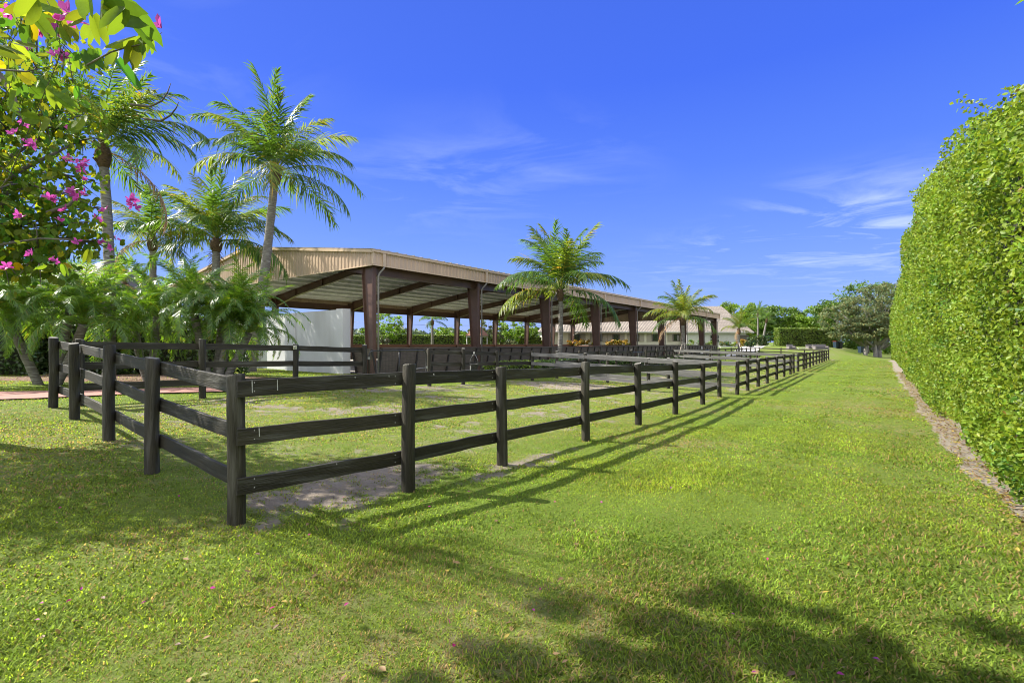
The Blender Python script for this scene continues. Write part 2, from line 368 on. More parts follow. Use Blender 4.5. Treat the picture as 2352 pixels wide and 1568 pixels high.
# ------------------------------------------------------------------ ground sheet (one polar sheet to the horizon)
def build_ground():
    rad = np.concatenate([np.linspace(.4, 30, 260), np.geomspace(30.4, 1500, 170)])
    na = 900; ang = np.linspace(0, 2*math.pi, na, endpoint=False)
    rr, aa = np.meshgrid(rad, ang, indexing='ij')
    x = (rr*np.sin(aa)).ravel(); y = (rr*np.cos(aa)).ravel()
    x = np.append(x, 0); y = np.append(y, 0)
    z = G(x, y)
    d = np.hypot(x, y)
    sand, dry, lit, mulch = masks(x, y)
    z = z+(fbm(x*1.3, y*1.3)-.5)*.05+(fbm(x*6, y*6, 2)-.5)*.03*np.clip(sand+.2, 0, 1)*(d < 60)
    V = np.stack([x, y, z], 1)
    nr = len(rad); i = np.arange(nr-1)[:, None]*na; j = np.arange(na)[None]; j2 = (j+1) % na
    F = np.stack([i+j, i+j2, i+na+j2, i+na+j], -1).reshape(-1, 4)[:, ::-1]
    c = nr*na; F2 = np.stack([np.arange(na), np.full(na, c), (np.arange(na)+1) % na, (np.arange(na)+1) % na], 1)
    cols = np.stack([sand, dry, lit, mulch], 1)
    me = npmesh('ground', V, F, M['ground'], cols, True)
    o = link('ground', me); setprops(o, kind='structure')
build_ground()
def GB(x, y): return G(x, y)+(fbm(np.asarray(x)*1.3, np.asarray(y)*1.3)-.5)*.05

def strip_sheet(name, edgeA, edgeB, m, dz=.03, n=60, k=8):
    A = np.array(edgeA, float); B = np.array(edgeB, float)
    def res(P):
        d = np.r_[0, np.cumsum(np.hypot(*np.diff(P, axis=0).T))]; q = np.linspace(0, d[-1], n)
        return np.stack([np.interp(q, d, P[:, 0]), np.interp(q, d, P[:, 1])], 1)
    A = res(A); B = res(B); w = np.linspace(0, 1, k)[None, :, None]
    P = A[:, None]*(1-w)+B[:, None]*w
    x = P[..., 0].ravel(); y = P[..., 1].ravel(); z = GB(x, y)+dz
    V = np.stack([x, y, z], 1); i = np.arange(n-1)[:, None]*k; j = np.arange(k-1)[None]
    F = np.stack([i+j, i+j+1, i+k+j+1, i+k+j], -1).reshape(-1, 4)
    o = link(name, npmesh(name, V, F, m)); setprops(o, kind='structure'); return o
strip_sheet('brick_path', [(-22, 9.2), (-16, 9.6), (-11.4, 11.0), (-7.8, 13.6), (-5.2, 15.8)], [(-22, 11.6), (-16, 12.0), (-11.6, 13.4), (-8.4, 15.2), (-6.2, 17.0)], M['brick'], .035)
ga = [PT(9, 10.6), PT(14, 11.6), PT(100, 11.8)]; gb = [PT(9, 12.6), PT(14, 15.4), PT(100, 15.2)]
strip_sheet('gravel_drive', ga, gb, M['gravel'], .03, 90, 8)

# ------------------------------------------------------------------ grass (uncountable)
def grass():
    zones = [(1.6, 4.2, 7200, .027, 1.2), (4.2, 7.5, 3300, .026, 1.5), (7.5, 13, 1250, .026, 2.3), (13, 24, 420, .028, 3.8), (24, 50, 90, .032, 7.5), (50, 85, 20, .04, 13)]
    Os = []; Ls = []; Ws = []; Dd = []
    half = R(49)
    for r0, r1, dens, ln, wf in zones:
        area = half*(r1*r1-r0*r0); n = int(area*dens)
        r = np.sqrt(rng.uniform(r0*r0, r1*r1, n)); a = rng.uniform(-half, half, n)
        x = r*np.sin(a); y = r*np.cos(a)
        sand, dry, lit, mulch = masks(x, y)
        s, t = ST(x, y)
        clump = fbm(x*7, y*7, 3)
        n5 = fbm(x*8, y*8, 3); keep = rng.random(n) < (1-np.clip(sand*(.35+.9*S((n5-.42)/.12)), 0, .96))*(1-lit*.98)*(1-mulch*.95)*(.6+.85*clump)
        keep &= ~((s > 8.5) & (t > 10.4) & (t < 15.5)) & ~((s > 14.5) & (t > 17))
        keep &= ~((y > np.interp(x, [-22, -16, -11.4, -7.8, -5.2], [9.2, 9.6, 11, 13.6, 15.8])-.02) & (y < np.interp(x, [-22, -16, -11.6, -8.4, -6.2, -5.2], [11.6, 12, 13.4, 15.2, 17.0, 16.5])) & (x < -5.4))
        x = x[keep]; y = y[keep]; dry = dry[keep]; clump = clump[keep]; s = s[keep]; t = t[keep]
        m = len(x)
        Os.append(np.stack([x, y, GB(x, y)-.004], 1)); Dd.append(dry)
        tall = 1+.45*S((fbm(x*1.1+5, y*1.1, 3)-.5)/.2)*S((-t)/1.2)
        coarse = S((fbm(x*.6+70, y*.6, 3)-.42)/.15)
        Ls.append(ln*rng.uniform(.5, 1.35, m)*tall*(.85+.35*clump)*(.9+.35*coarse))
        Ws.append(.0042*wf*rng.uniform(.7, 1.3, m)*(1+coarse*.45))
    O = np.concatenate(Os); Ln = np.concatenate(Ls); W = np.concatenate(Ws); dry = np.concatenate(Dd)
    n = len(O); th = rng.uniform(0, 2*math.pi, n); lean = rng.uniform(.25, 1.35, n)
    d = np.stack([np.cos(th), np.sin(th), np.zeros(n)], 1)
    up = np.array([0, 0, 1.])
    dirv = nrm(d*lean[:, None]+up)
    side = np.stack([-np.sin(th), np.cos(th), np.zeros(n)], 1)*W[:, None]
    p1 = O+dirv*Ln[:, None]*.55
    p2 = p1+nrm(dirv+d*.8-up*.15)*Ln[:, None]*.55
    V = np.stack([O-side*.5, O+side*.5, p1+side*.45, p1-side*.45, p2], 1).reshape(-1, 3)
    base = np.arange(n)[:, None]*5
    F = np.concatenate([base+np.array([[0, 1, 2]]), base+np.array([[0, 2, 3]]), base+np.array([[3, 2, 4]])], 0)
    isdry = rng.random(n) < (.05+.42*dry)
    big = fbm(O[:, 0]*.7+3, O[:, 1]*.7, 3)
    sg, tg = ST(O[:, 0], O[:, 1])
    v = np.clip(1+rng.normal(size=n)*.38, .3, 2.2)*(1+.13*np.sin(tg*4.6+2*fbm(sg*.15, tg*.3, 2))*(tg < -.8))*(.80+.42*big)*(.72+.55*fbm(O[:, 0]*4, O[:, 1]*4+9, 3))
    h = rng.normal(size=n)*.07+(big-.5)*.3
    c = np.stack([v*(1+h), v, v*(1-h)], 1)
    cd = np.array([2.2, 1.1, 4.2])*rng.uniform(.6, 1.1, n)[:, None]
    c = np.where(isdry[:, None], cd, c)
    cols = np.repeat(c, 5, 0)
    me = npmesh('grass', V, F, M['grass'], cols)
    o = link('grass', me); setprops(o, 'mown green lawn grass with yellow and dry blades', 'grass', kind='stuff')
    print('grass blades', n)
grass()

def litter():
    # fallen leaves under the tall hedge, on the paddock soil and under the flowering tree
    n = 9000; s = rng.uniform(-4, 45, n)**1; s = -3+48*rng.random(n)**1.8; t = -5.50-rng.random(n)**1.0*.55+rng.normal(size=n)*.07
    t = t-.05*S((8-s)/5)
    P = C0+s[:, None]*U+t[:, None]*Vv
    m2 = 420; r = 2.4+rng.random(m2)**1.2*22; a = rng.uniform(-.8, .8, m2)
    P = np.concatenate([P, np.stack([r*np.sin(a), r*np.cos(a)], 1)])
    m3 = 1500; P = np.concatenate([P, np.stack([rng.normal(-14, 3.5, m3), rng.normal(18.5, 1.8, m3)], 1)])
    N = len(P); z = GB(P[:, 0], P[:, 1])+.012+rng.random(N)*.015
    O = np.stack([P[:, 0], P[:, 1], z], 1)
    d = rvec(N); d[:, 2] *= .2; nn = np.tile([0, 0, 1.], (N, 1))+rvec(N)*.35
    sz = rng.uniform(.025, .055, N)*(1+np.hypot(P[:, 0], P[:, 1])*.015)
    V, F = scatter(LEAF, LEAFF, O, basis(d, nn), sz)
    base = np.array([[.8, .75, .7], [1.1, 1.25, .4], [.5, .4, .45], [.9, .85, .9], [.7, 1.1, .35]])
    c = base[rng.integers(0, 5, N)]*rng.uniform(.7, 1.2, (N, 1))
    o = link('fallen_leaves', npmesh('fallen_leaves', V, F, M['litter'], np.repeat(c, 6, 0)))
    setprops(o, 'yellow and brown fallen leaves lying along the foot of the tall hedge and on the lawn', 'leaf litter', kind='stuff')
    # petals
    n = 34; px = rng.uniform(-3.8, 2.0, n); py = rng.uniform(2.4, 6.5, n)
    fixed = [(95, 1400), (330, 1398), (488, 1363), (85, 1438), (1225, 1408), (1032, 1440), (130, 1222), (138, 1190), (6, 1032), (50, 1015), (1042, 1498), (1240, 1360)]
    for k, (qx, qy) in enumerate(fixed):
        D = E*FP/(qy-HY); px[k] = (qx-CX)/FP*D; py[k] = D
    O = np.stack([px, py, GB(px, py)+.035], 1); d = rvec(n); d[:, 2] *= .2
    V, F = scatter(LEAF*np.array([1.1, 1, 2]), LEAFF, O, basis(d, np.tile([0, 0, 1.], (n, 1))+rvec(n)*.4), rng.uniform(.02, .038, n))
    o = link('fallen_petals', npmesh('fallen_petals', V, F, M['petal'], np.repeat(rng.uniform(.5, 1.2, (n, 3)), 6, 0)))
    setprops(o, 'magenta petals dropped on the front lawn', 'petals', kind='stuff')
litter()

# ------------------------------------------------------------------ tall hedge on the right
def hedge_top(s): return np.interp(s, [-8, 2, 4, 6, 10, 17, 20, 23, 40, 83], [3.6, 3.75, 4.05, 4.45, 5.2, 6.05, 6.0, 5.6, 5.65, 6.1])
def hedge_face(s, z):
    q = np.clip(z/6.5, 0, 1.1)
    n = (fbm(s*.55, z*.55+20, 3)-.5)*.55+(fbm(s*1.9, z*1.9+50, 2)-.5)*.3
    b = np.where(s < 22.5, .12+.26*S((s-3)/5)*S((z-1.2)/2.5), .02+.22*S((z-1.2)/2.5))
    return -5.72+n+b+.10*np.sin(np.pi*np.clip(q, 0, 1))*.5-.35*S((.5-z)/.5)
def tall_hedge():
    root = thing('tall_hedge', 'very tall clipped yellow green leafy hedge running along the right side of the lawn', 'hedge', (*PT(0, -6.6), 0))
    base = np.array(root.location)
    segs = [(-6, 3, 420, .058), (3, 7, 1400, .050), (7, 12, 1150, .051), (12, 20, 700, .060), (20, 31, 340, .082), (31, 52, 200, .105), (52, 83, 110, .145)]
    Os = []; sz = []; Dn = []; tws = []
    for s0, s1, dens, ls in segs:
        hmax = 6.9; n = int((s1-s0)*hmax*dens); s = rng.uniform(s0, s1, n); z = rng.uniform(0.02, hmax, n)
        gz = G(*(C0[:, None]+s*U[:, None]-5.7*Vv[:, None]))
        top = hedge_top(s)+(fbm(s*1.4, s*0+3, 3)-.5)*.55
        ok = z+0 < top-gz; s = s[ok]; z = z[ok]; gz = gz[ok]; top = top[ok]
        t = hedge_face(s, z)-rng.random(len(s))**1.3*.42; hole = S((fbm(s*2.6, z*2.6+90, 3)-.56)/.1); t = t-hole*.28
        top_round = S((z+gz-(top-.3))/.3); t = t-top_round*.2
        Os.append(np.stack([C0[0]+s*U[0]+t*Vv[0], C0[1]+s*U[1]+t*Vv[1], z+gz], 1)); sz.append(ls*rng.uniform(.7, 1.3, len(s)))
        Dn.append(np.tile([Vv[0], Vv[1], .45], (len(s), 1)))
        # top surface
        n2 = int((s1-s0)*1.9*dens*.5); s = rng.uniform(s0, s1, n2); t = rng.uniform(-7.6, -5.6, n2); z = hedge_top(s)+(fbm(s*1.4, s*0+3, 3)-.5)*.55-rng.random(n2)*.3
        Os.append(np.stack([C0[0]+s*U[0]+t*Vv[0], C0[1]+s*U[1]+t*Vv[1], z], 1)); sz.append(ls*rng.uniform(.7, 1.3, n2)); Dn.append(np.tile([0, 0, 1.], (n2, 1)))
        # loose sprigs that stick out of the crest
        for k in range(int((s1-s0)*(3.5 if s0 < 31 else .6))):
            ss = rng.uniform(s0, s1); m = 70 if s0 < 12 else 34; p0 = np.array([*(C0+ss*U+(-5.6-rng.random()*.9)*Vv), hedge_top(ss)-.35-rng.random()*.9*(s0 > 5)])
            dv = nrm(np.array([Vv[0]*rng.uniform(.1, 1.1)+rng.normal()*.3, Vv[1]*rng.uniform(0, .9)+rng.normal()*.3, rng.uniform(.5, 1.3)])); ll = rng.uniform(.25, .75)*(1.5 if 5 < s0 < 13 else 1)
            tws.append((p0-dv*.25-base, p0+dv*ll-base)); q = rng.random(m)[:, None]; Os.append(p0+dv*q*ll+rng.normal(size=(m, 3))*.045); sz.append(np.full(m, ls)*rng.uniform(.7, 1.2, m)); Dn.append(rvec(m)+dv)
    # far end face
    n = 6000; z = rng.uniform(0, 7.2, n)-.5; t = rng.uniform(-7.6, -5.6, n); s = np.full(n, 83.)+rng.normal(size=n)*.12
    Os.append(np.stack([C0[0]+s*U[0]+t*Vv[0], C0[1]+s*U[1]+t*Vv[1], z], 1)); sz.append(np.full(n, .19)); Dn.append(np.tile([U[0], U[1], .3], (n, 1)))
    O = np.concatenate(Os); sz = np.concatenate(sz); Dn = np.concatenate(Dn); n = len(O)
    nn = nrm(Dn)*.8+rvec(n)*.75; d = rvec(n)+np.array([0, 0, -.35])
    V, F = scatter(LEAF*np.array([1.2, 1, 1.3]), LEAFF, O-base, basis(d, nn), sz*1.06)
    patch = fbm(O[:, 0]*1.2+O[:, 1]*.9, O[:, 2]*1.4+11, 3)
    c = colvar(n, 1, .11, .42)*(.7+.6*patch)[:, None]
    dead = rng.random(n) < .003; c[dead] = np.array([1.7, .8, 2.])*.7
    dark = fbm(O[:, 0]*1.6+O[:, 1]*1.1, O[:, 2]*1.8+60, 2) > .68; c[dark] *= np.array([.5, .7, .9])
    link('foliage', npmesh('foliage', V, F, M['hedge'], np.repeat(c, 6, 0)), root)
    # inner mass of twigs
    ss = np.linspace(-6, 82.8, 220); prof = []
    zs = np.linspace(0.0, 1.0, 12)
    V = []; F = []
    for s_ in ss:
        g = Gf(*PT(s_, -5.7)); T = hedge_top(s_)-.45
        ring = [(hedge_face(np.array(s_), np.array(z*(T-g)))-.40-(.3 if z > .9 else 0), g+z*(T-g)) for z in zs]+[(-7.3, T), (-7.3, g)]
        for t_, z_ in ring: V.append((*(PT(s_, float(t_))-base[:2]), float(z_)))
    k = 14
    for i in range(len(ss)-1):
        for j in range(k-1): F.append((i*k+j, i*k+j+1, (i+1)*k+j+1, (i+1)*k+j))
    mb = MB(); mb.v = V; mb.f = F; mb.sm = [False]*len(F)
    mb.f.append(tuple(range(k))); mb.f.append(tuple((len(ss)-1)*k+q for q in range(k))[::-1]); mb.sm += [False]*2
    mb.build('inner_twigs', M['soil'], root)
tall_hedge()

# ------------------------------------------------------------------ paddock fences
PH = 1.38; RH = (1.33, .89, .445)
def post_mesh(h, r, seed, square=False):
    mb = MB(); rr = random.Random(seed); n = 14; zs = [-.25, 0, .3, .7, 1.05, h-.02, h]
    vs = []
    for i, z in enumerate(zs):
        for k in range(n):
            a = 2*math.pi*k/n; q = r*(1+.04*math.sin(3*a+seed)+rr.uniform(-.012, .012))*(.93 if i == len(zs)-1 else 1)*(1.03 if z < .1 else 1)
            vs.append((math.cos(a)*q+.006*math.sin(z*4+seed), math.sin(a)*q, z+(.012*math.cos(a+seed) if i >= len(zs)-2 else 0)))
    fs = [(i*n+k, i*n+(k+1) % n, (i+1)*n+(k+1) % n, (i+1)*n+k) for i in range(len(zs)-1) for k in range(n)]
    mb.add(vs, fs, True); mb.f.append(tuple((len(zs)-1)*n+k for k in range(n))); mb.sm.append(False)
    me = mb.mesh('post', M['post']); me.materials.append(M['post_top']); me.polygons[len(me.polygons)-1].material_index = 1
    return me
POSTS = [post_mesh(PH+d, .076, i*1.7) for i, d in enumerate([0, .03, -.02, .05])]
def rail_mesh(L, th, h, seed, m):
    mb = MB(); rr = random.Random(seed); n = 7; vs = []
    for i in range(n):
        x = L*i/(n-1); dz = rr.uniform(-.005, .005); dy = rr.uniform(-.003, .003); c = .004
        vs += [(x, -th/2+dy, -h/2+dz), (x, th/2+dy, -h/2+dz), (x, th/2+dy, h/2-c+dz), (x, th/2-c+dy, h/2+dz), (x, -th/2+c+dy, h/2+dz), (x, -th/2+dy, h/2-c+dz)]
    fs = [(i*6+k, i*6+(k+1) % 6, (i+1)*6+(k+1) % 6, (i+1)*6+k) for i in range(n-1) for k in range(6)]
    mb.add([v for v in vs], [f[::-1] for f in fs]); mb.f += [tuple(range(6)), tuple((n-1)*6+k for k in range(6))[::-1]]; mb.sm += [False]*2
    return mb.mesh('rail', m)
def fence_run(root, pts, side, post_mask=None, ext=(0, 0), rails=RH, m='rail', postscale=None, skip=()):
    """rails are nailed to the side (+1 = left of travel) of the posts"""
    base = Vector(root.location)
    for i, p in enumerate(pts):
        if post_mask and not post_mask[i]: continue
        g = Gf(*p)
        sc = 1 if not postscale else postscale[i]
        o = link('post', POSTS[(i*7+len(pts)) % 4], root, Vector((p[0], p[1], g))-base, (random.uniform(-.012, .012), random.uniform(-.012, .012), random.uniform(0, 6.28)))
        o.scale = (sc, sc, 1)
    for i in range(len(pts)-1):
        if i in skip: continue
        a = Vector((*pts[i], 0)); b = Vector((*pts[i+1], 0)); d = (b-a); L = d.length; d.normalize(); nv = Vector((-d.y, d.x, 0))*side
        e0 = ext[0] if i == 0 else -.003; e1 = ext[1] if i == len(pts)-2 else -.003
        for k, h in enumerate(rails):
            o3 = nv*(.076+.019)
            j0 = random.uniform(-.012, .012); j1 = random.uniform(-.012, .012)
            p0 = a+o3-d*e0; p1 = b+o3+d*e1
            p0.z = Gf(a.x, a.y)+h-.075+j0; p1.z = Gf(b.x, b.y)+h-.075+j1
            v = p1-p0; me = rail_mesh(v.length, .038, .15, i*31+k*7+int(L*100), M[m])
            link('rail', me, root, p0-base, (0, -math.asin(v.z/v.length), math.atan2(v.y, v.x)))

def on_line(px, A, B):
    k = (px-CX)/FP; d = B-A; t = (k*A[1]-A[0])/(d[0]-k*d[1]); return A+d*t
front = [np.array([-2.41, 4.39]), np.array([-1.177, 5.56]), np.array([-.14, 6.88]), np.array([1.32, 8.82]), np.array([2.83, 11.0]), np.array([4.455, 13.4]), np.array([6.33, 16.3]), np.array([7.98, 18.9])]
left = [np.array([-2.41, 4.39]), at(350, 0, 5.9)[:2], at(249, 0, 7.35)[:2], at(171, 0, 8.85)[:2], at(123, 0, 9.85)[:2]]
left = [np.array(p) for p in left]
BA = np.array([-9.2, 9.85]); BB = BA+U*17.0
bpx = [465, 679, 838]
back1 = [BA+np.array([.25, .32])]+[on_line(p, BA, BB) for p in bpx]
back2 = [on_line(p, BA, BB) for p in (986, 1064, 1142, 1222)]
p1 = thing('paddock_fence', 'black three-board fence around the nearest paddock, with the large corner post in the foreground', 'fence', (*front[0], 0), group='board fences of the three paddocks')
fence_run(p1, front, +1, ext=(.02, .12), post_mask=[False]+[True]*7)
cq = front[0]+Vv*.19+U*.03; fence_run(p1, [cq, cq+U], +1, post_mask=[True, False], skip=(0,))
fence_run(p1, left, -1, post_mask=[False]+[True]*4, ext=(-.20, .05))
fence_run(p1, back1, +1, ext=(.1, .05))
fence_run(p1, back2, +1, ext=(.05, .05))
bc = back2[-1]
cA = [bc, bc+(front[-1]-bc)*.33, bc+(front[-1]-bc)*.67, front[-1]]
fence_run(p1, cA, -1, post_mask=[False, True, True, False], ext=(-.02, -.02), m='rail_grey')
# corner boards run past the corner post on the outside as in the photo: pale nail drips on the boards
mk = MB()
def drip(px, py, D, L=.035):
    x, y, z = at(px, py, D); mk.beam((x, y, z), (x+.002, y, z-L), .003, .003, up=(0, 1, 0))
# second paddock
A2 = np.array([9.17, 20.0]); B2 = np.array([43.2, 67.0])
def L2(t): return A2+(B2-A2)*t
f2 = [L2(t) for t in (0, .037, .081, .128, .185, .239, .294, .325)]
nB = bc+U*1.25+(A2-front[-1]-U*1.9)*0
bk0 = A2+Vv*8.6; bk1 = f2[-1]+Vv*8.6
p2 = thing('paddock_fence', 'black three-board fence around the middle paddock, its near boards silvered grey', 'fence', (*f2[0], 0), group='board fences of the three paddocks')
fence_run(p2, f2, +1, ext=(.05, .08))
fence_run(p2, [bk0, bk0+(f2[0]-bk0)*.33, bk0+(f2[0]-bk0)*.67, f2[0]], -1, post_mask=[True, True, True, False], ext=(0, -.03), m='rail_grey')
bb = [bk0+(bk1-bk0)*q for q in (0, .13, .26, .39, .52)]; bb2 = [bk0+(bk1-bk0)*q for q in (.66, .78, .89, 1)]
fence_run(p2, bb, +1); fence_run(p2, bb2, +1)
fence_run(p2, [bk1, bk1+(f2[-1]-bk1)*.33, bk1+(f2[-1]-bk1)*.67, f2[-1]], -1, post_mask=[False, True, True, False], ext=(0, -.03), m='rail_grey')
# third paddock
f3 = [L2(t) for t in (.372, .443, .478, .535, .596, .66, .728, .79, .85, .919, 1)]
dk0 = f3[0]+Vv*8.6; dk1 = f3[-1]+Vv*8.6
p3 = thing('paddock_fence', 'black three-board fence around the farthest paddock, ending near the garden chairs', 'fence', (*f3[0], 0), group='board fences of the three paddocks')
fence_run(p3, f3, +1, ext=(.05, .08), postscale=[1.15]*11)
fence_run(p3, [dk0, dk0+(f3[0]-dk0)*.33, dk0+(f3[0]-dk0)*.67, f3[0]], -1, post_mask=[True, True, True, False], ext=(0, -.03), m='rail_grey')
db = [dk0+(dk1-dk0)*q for q in (0, .09, .18)]; db2 = [dk0+(dk1-dk0)*q for q in (.26, .34, .42, .5, .58, .66, .74, .82, .91, 1)]
fence_run(p3, db, +1); fence_run(p3, db2, +1)
fence_run(p3, [dk1, dk1+(f3[-1]-dk1)*.33, dk1+(f3[-1]-dk1)*.67, f3[-1]], -1, post_mask=[False, True, True, False], ext=(0, -.03))

def gate(a, b, label, mesh=True):
    a = np.array(a); b = np.array(b); d = b-a; L = float(np.hypot(*d)); g = (Gf(*a)+Gf(*b))/2
    t = thing('tube_gate', label, 'gate', (a[0], a[1], Gf(*a)), math.atan2(d[1], d[0]), 'tube gates of the paddocks')
    f = MB(); x0, x1, z0, z1, r = .06, L-.06, .12, 1.22, .16
    pts = [(x0, 0, z0), (x0, 0, z1-r)]+[(x0+r-r*math.cos(q), 0, z1-r+r*math.sin(q)) for q in np.linspace(.3, 1.57, 5)]
    pts += [(x1-r+r*math.sin(q), 0, z1-r+r*math.cos(q)) for q in np.linspace(0, 1.3, 5)]+[(x1, 0, z1-r), (x1, 0, z0), (x0, 0, z0)]
    f.tube(pts, .022, 8); f.build('frame', M['black_metal'], t)
    c = MB(); c.tube([(L/2, 0, z0), (L/2, 0, z1)], .015, 6); c.build('centre_bar', M['black_metal'], t)
    if mesh:
        w = MB(); n = int((x1-x0)/.06)
        for i in range(1, n): x = x0+(x1-x0)*i/n; w.beam((x, .012, z0), (x, .012, z1-.03), .0035, .0035, up=(0, 1, 0))
        for i in range(1, 19): z = z0+(z1-z0)*i/19; w.beam((x0, .012, z), (x1, .012, z), .0035, .0035)
        w.build('wire_mesh', M['black_metal'], t)
    h = MB(); h.tube([(x1-.75, -.03, .55), (x1+.02, -.03, .60)], .012, 6); h.box(x1-.02, x1+.05, -.045, -.01, .55, .64); h.build('latch', M['galv'], t)
    h = MB(); h.box(x0-.07, x0+.02, -.03, .03, .35, .43); h.box(x0-.07, x0+.02, -.03, .03, .95, 1.03); h.build('hinge', M['galv'], t)
    return t
gate(back1[-1]+U*.1, back2[0]-U*.1, 'black tube gate with wire mesh in the back of the nearest paddock')
gate(bb[-1]+U*.12, bb2[0]-U*.12, 'low black tube gate at the back of the middle paddock')
gate(db[-1]+U*.12, db2[0]-U*.12, 'small dark tube gate at the back of the farthest paddock')

# feed bucket hanging on the back fence
bx = back2[1]+U*.45-Vv*.17; g = Gf(*bx)
t = thing('feed_bucket', 'black feed bucket hanging by a pale strap from the back board of the nearest paddock', 'bucket', (bx[0], bx[1], g+.48))
m = MB(); n = 16; vs = []; 
for z, r in ((0, .12), (.02, .125), (.32, .165), (.34, .175), (.34, .155), (.03, .11)):
    vs += [(r*math.cos(2*math.pi*k/n), r*math.sin(2*math.pi*k/n), z) for k in range(n)]
m.add(vs, [(i*n+k, i*n+(k+1) % n, (i+1)*n+(k+1) % n, (i+1)*n+k) for i in range(5) for k in range(n)], True); m.f.append(tuple(5*n+k for k in range(n))); m.f.append(tuple(range(n))[::-1]); m.sm += [0, 0]
m.build('pail', M['bucket'], t)
m = MB(); m.tube([(-.165, 0, .34), (-.15, 0, .50), (-.07, 0, .68), (0, 0, .74), (.07, 0, .68), (.15, 0, .50), (.165, 0, .34)], .007, 6); m.build('handle', M['galv'], t)
m = MB(); m.tube([(0, 0, .74), (0, .03, .80)], .012, 6); m.box(-.03, .03, .02, .05, .77, .83); m.box(-.15, -.11, -.175, -.16, .05, .27); m.build('clip', M['cap_pale'], t)
# small pale tag on a back-fence post
tp = back1[2]; g = Gf(*tp)
m = MB(); m.box(-.05, .05, -.012, .012, 0, .11); o = m.build('fence_tag', M['label'], None, (tp[0]+.02, tp[1]-.085, g+1.22)); setprops(o, 'small pale tag fixed to the top of a back fence post before the white wall', 'tag')
bv = MB(); bv.tube([(0, 0, 0), (0, 0, .06)], .02, 8); o = link('tag_screw', bv.mesh('tag_screw', M['galv']), o, (0, -.02, .03))

# pale nail drips on the nearest boards
dm = MB(); fr0 = front[0]; dF = (front[1]-front[0])/np.hypot(*(front[1]-front[0]))
out_n = np.array([dF[1], -dF[0]])
for u_, k, L_ in ((.10, 0, .11), (.32, 0, .10), (.16, 1, .08), (1.5, 0, .02), (1.1, 0, .015), (.9, 2, .015), (2.1, 0, .02)):
    q = fr0+dF*u_-out_n*(.076) + out_n*.0015
    g = Gf(*q); z = g+RH[k]-.02
    dm.beam((q[0], q[1], z), (q[0]+.003, q[1], z-L_), .007, .003, up=(out_n[0], out_n[1], 0))
for a_, b_ in zip(front[:-1], front[1:]):
    d_ = (b_-a_)/np.hypot(*(b_-a_)); on = np.array([d_[1], -d_[0]])
    for k in range(3):
        for q_, e_ in ((a_, .12), (b_, -.12)):
            for dz in (-.03, -.11):
                p_ = q_+d_*e_-on*.0745; z = Gf(*q_)+RH[k]+dz; dm.beam((p_[0], p_[1], z), (p_[0], p_[1], z-.009), .009, .004, up=(on[0], on[1], 0))
o = dm.build('nail_drip', M['mark'], p1, -np.array(p1.location))

